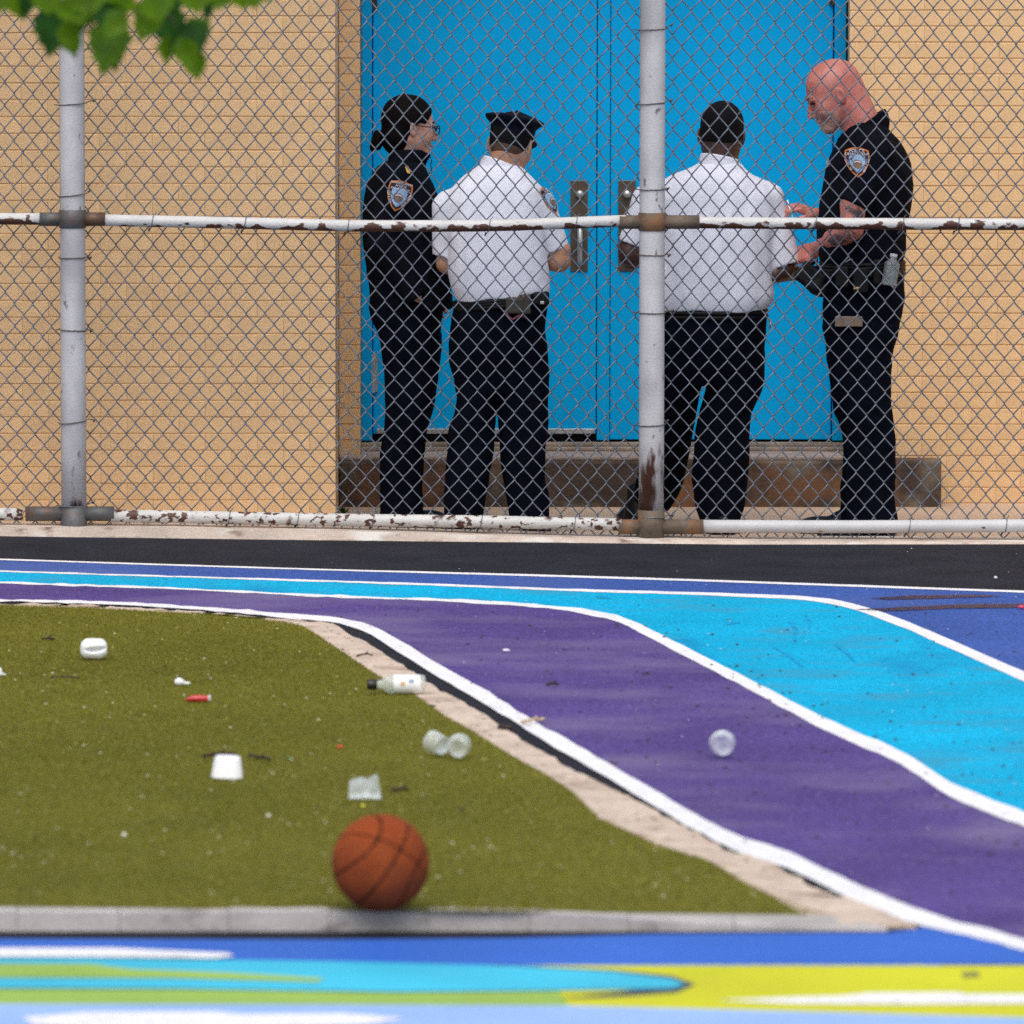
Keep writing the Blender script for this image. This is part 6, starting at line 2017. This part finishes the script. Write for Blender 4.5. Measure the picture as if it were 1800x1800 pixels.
branch([Vector((-0.49, 15.8, 2.5)), Vector((-0.51, 15.8, 2.38)), atY(285, -10, 15.8), atY(300, 30, 15.8), atY(325, 70, 15.8)], 0.006, 0.0013)
branch([Vector((-0.29, 15.8, 2.38)), atY(400, -60, 15.8), atY(455, -20, 15.8)], 0.006, 0.002)
OUT = [(0.0, 0.0), (0.08, 0.24), (0.18, 0.44), (0.30, 0.51), (0.40, 0.47), (0.50, 0.44), (0.60, 0.34), (0.70, 0.29), (0.80, 0.18), (0.90, 0.10), (1.0, 0.0)]
def leaf_mesh(L, W, m, seed, droop):
    r = np.random.default_rng(seed)
    vs, fs = [], []
    nx = 2
    for i, (t, w) in enumerate(OUT):
        z = -droop * t * t * L
        for j in range(-nx, nx + 1):
            s = j / nx
            jag = 1 + (0.06 * (1 if i % 2 else -1) + r.normal(0, 0.03)) * (abs(s) > 0.9)
            vs.append((t * L + 0.05 * L * abs(s) * (w > 0.2), s * w * W * jag, z + 0.10 * W * abs(s) + 0.04 * L * math.sin(6 * t + seed) * s))
    n = 2 * nx + 1
    for i in range(len(OUT) - 1):
        for j in range(n - 1):
            fs.append((i * n + j, (i + 1) * n + j, (i + 1) * n + j + 1, i * n + j + 1))
    return pymesh('leaf', vs, fs, m, True)
LEAVES = [  # px, py of the leaf's top, length px, width px, hanging angle (0 = straight down, + to the right), turn, dark?
    (104, 6, 86, 72, -12, 0.3, 1), (118, 30, 68, 44, 8, -0.5, 0), (202, 24, 100, 66, -12, 0.2, 0), (240, 2, 52, 42, 10, 0.9, 0), (284, 8, 66, 66, 14, -0.2, 1),
    (314, 44, 62, 74, 34, 0.2, 1), (338, 82, 54, 44, 8, -0.3, 0), (288, 62, 48, 38, 10, 0.6, 0), (48, -14, 44, 30, -6, 0.5, 1), (4, -24, 46, 38, -10, 0.2, 0),
    (150, -26, 46, 90, 10, 0.1, 0), (364, -10, 48, 24, 4, 0.8, 1), (424, -34, 46, 60, 5, 0.2, 0), (462, -22, 26, 34, 25, 0.3, 0), (232, -22, 52, 60, -48, 0.4, 0),
    (186, 2, 56, 50, 18, -0.4, 1), (76, -24, 46, 50, 12, 0.2, 0), (300, -22, 44, 60, -8, 0.3, 1), (262, 20, 52, 46, -16, 0.7, 0), (318, 62, 60, 48, 20, -0.6, 0), (140, 0, 58, 54, -2, 0.8, 1), (196, 52, 66, 48, 6, 0.5, 1),
    (120, -18, 60, 70, 20, 0.2, 0), (176, -20, 60, 66, -16, 0.1, 0), (24, -20, 50, 44, 14, 0.3, 0), (268, -18, 56, 60, 12, 0.2, 0), (340, -30, 50, 60, 10, 0.3, 0), (392, -26, 40, 52, -14, 0.4, 0), (440, -30, 42, 50, 12, 0.2, 0), (222, 16, 60, 40, -40, 0.3, 0), (330, 30, 60, 56, 24, 0.3, 0)]
for i, (lx, ly, ll, lw_, ang_, turn, dk) in enumerate(LEAVES):
    Y = YT + random.uniform(-0.12, 0.10) + (0.04 if dk else -0.03)
    sc = FPX / Y
    me_ = leaf_mesh(ll / sc * 1.14, lw_ / sc * 1.16, M['leafdark'] if dk else M['leaf'], i, random.uniform(0.05, 0.25))
    o = obj('leaf', me_, tree)
    o.location = atY(lx, ly, Y) - Vector(to)
    # the leaf's long axis hangs down, its face towards us with a turn about that axis
    a = math.radians(ang_)
    d = Vector((math.sin(a), 0.12, -math.cos(a))).normalized()
    nrm = Vector((math.sin(turn), -math.cos(turn), 0.35)); nrm = (nrm - d * nrm.dot(d)).normalized()
    s = nrm.cross(d)
    o.rotation_euler = Matrix((d, s, nrm)).transposed().to_euler()
# the rest of the crown, above the picture
r = np.random.default_rng(5)
vs, fs = [], []
nl = 1500
for k in range(nl):
    cl = ((-2.63, 15.3, 4.4, 1.2, 0.9), (-1.73, 15.5, 3.5, 0.9, 0.5), (-0.83, 15.8, 2.95, 0.45, 0.22))[int(r.choice(3, p=(0.55, 0.3, 0.15)))]
    p = Vector((cl[0] + r.normal(0, cl[3] * 0.5), cl[1] + r.normal(0, cl[3] * 0.5), cl[2] + r.normal(0, cl[4] * 0.5)))
    if p.z < 2.52: p.z = 2.52 + r.uniform(0, 0.2)
    L_ = r.uniform(0.06, 0.11); W_ = L_ * 0.36
    d = Vector((r.normal(), r.normal(), -1.0)).normalized()
    s = d.cross(Vector((r.normal(), r.normal(), r.normal()))).normalized()
    o_ = len(vs)
    vs += [p, p + d * L_ * 0.4 + s * W_, p + d * L_, p + d * L_ * 0.4 - s * W_]
    fs.append((o_, o_ + 1, o_ + 2, o_ + 3))
co_ = obj('crown', pymesh('crown', vs, fs, M['leaf'], False, to), tree)
co_['kind'] = 'stuff'
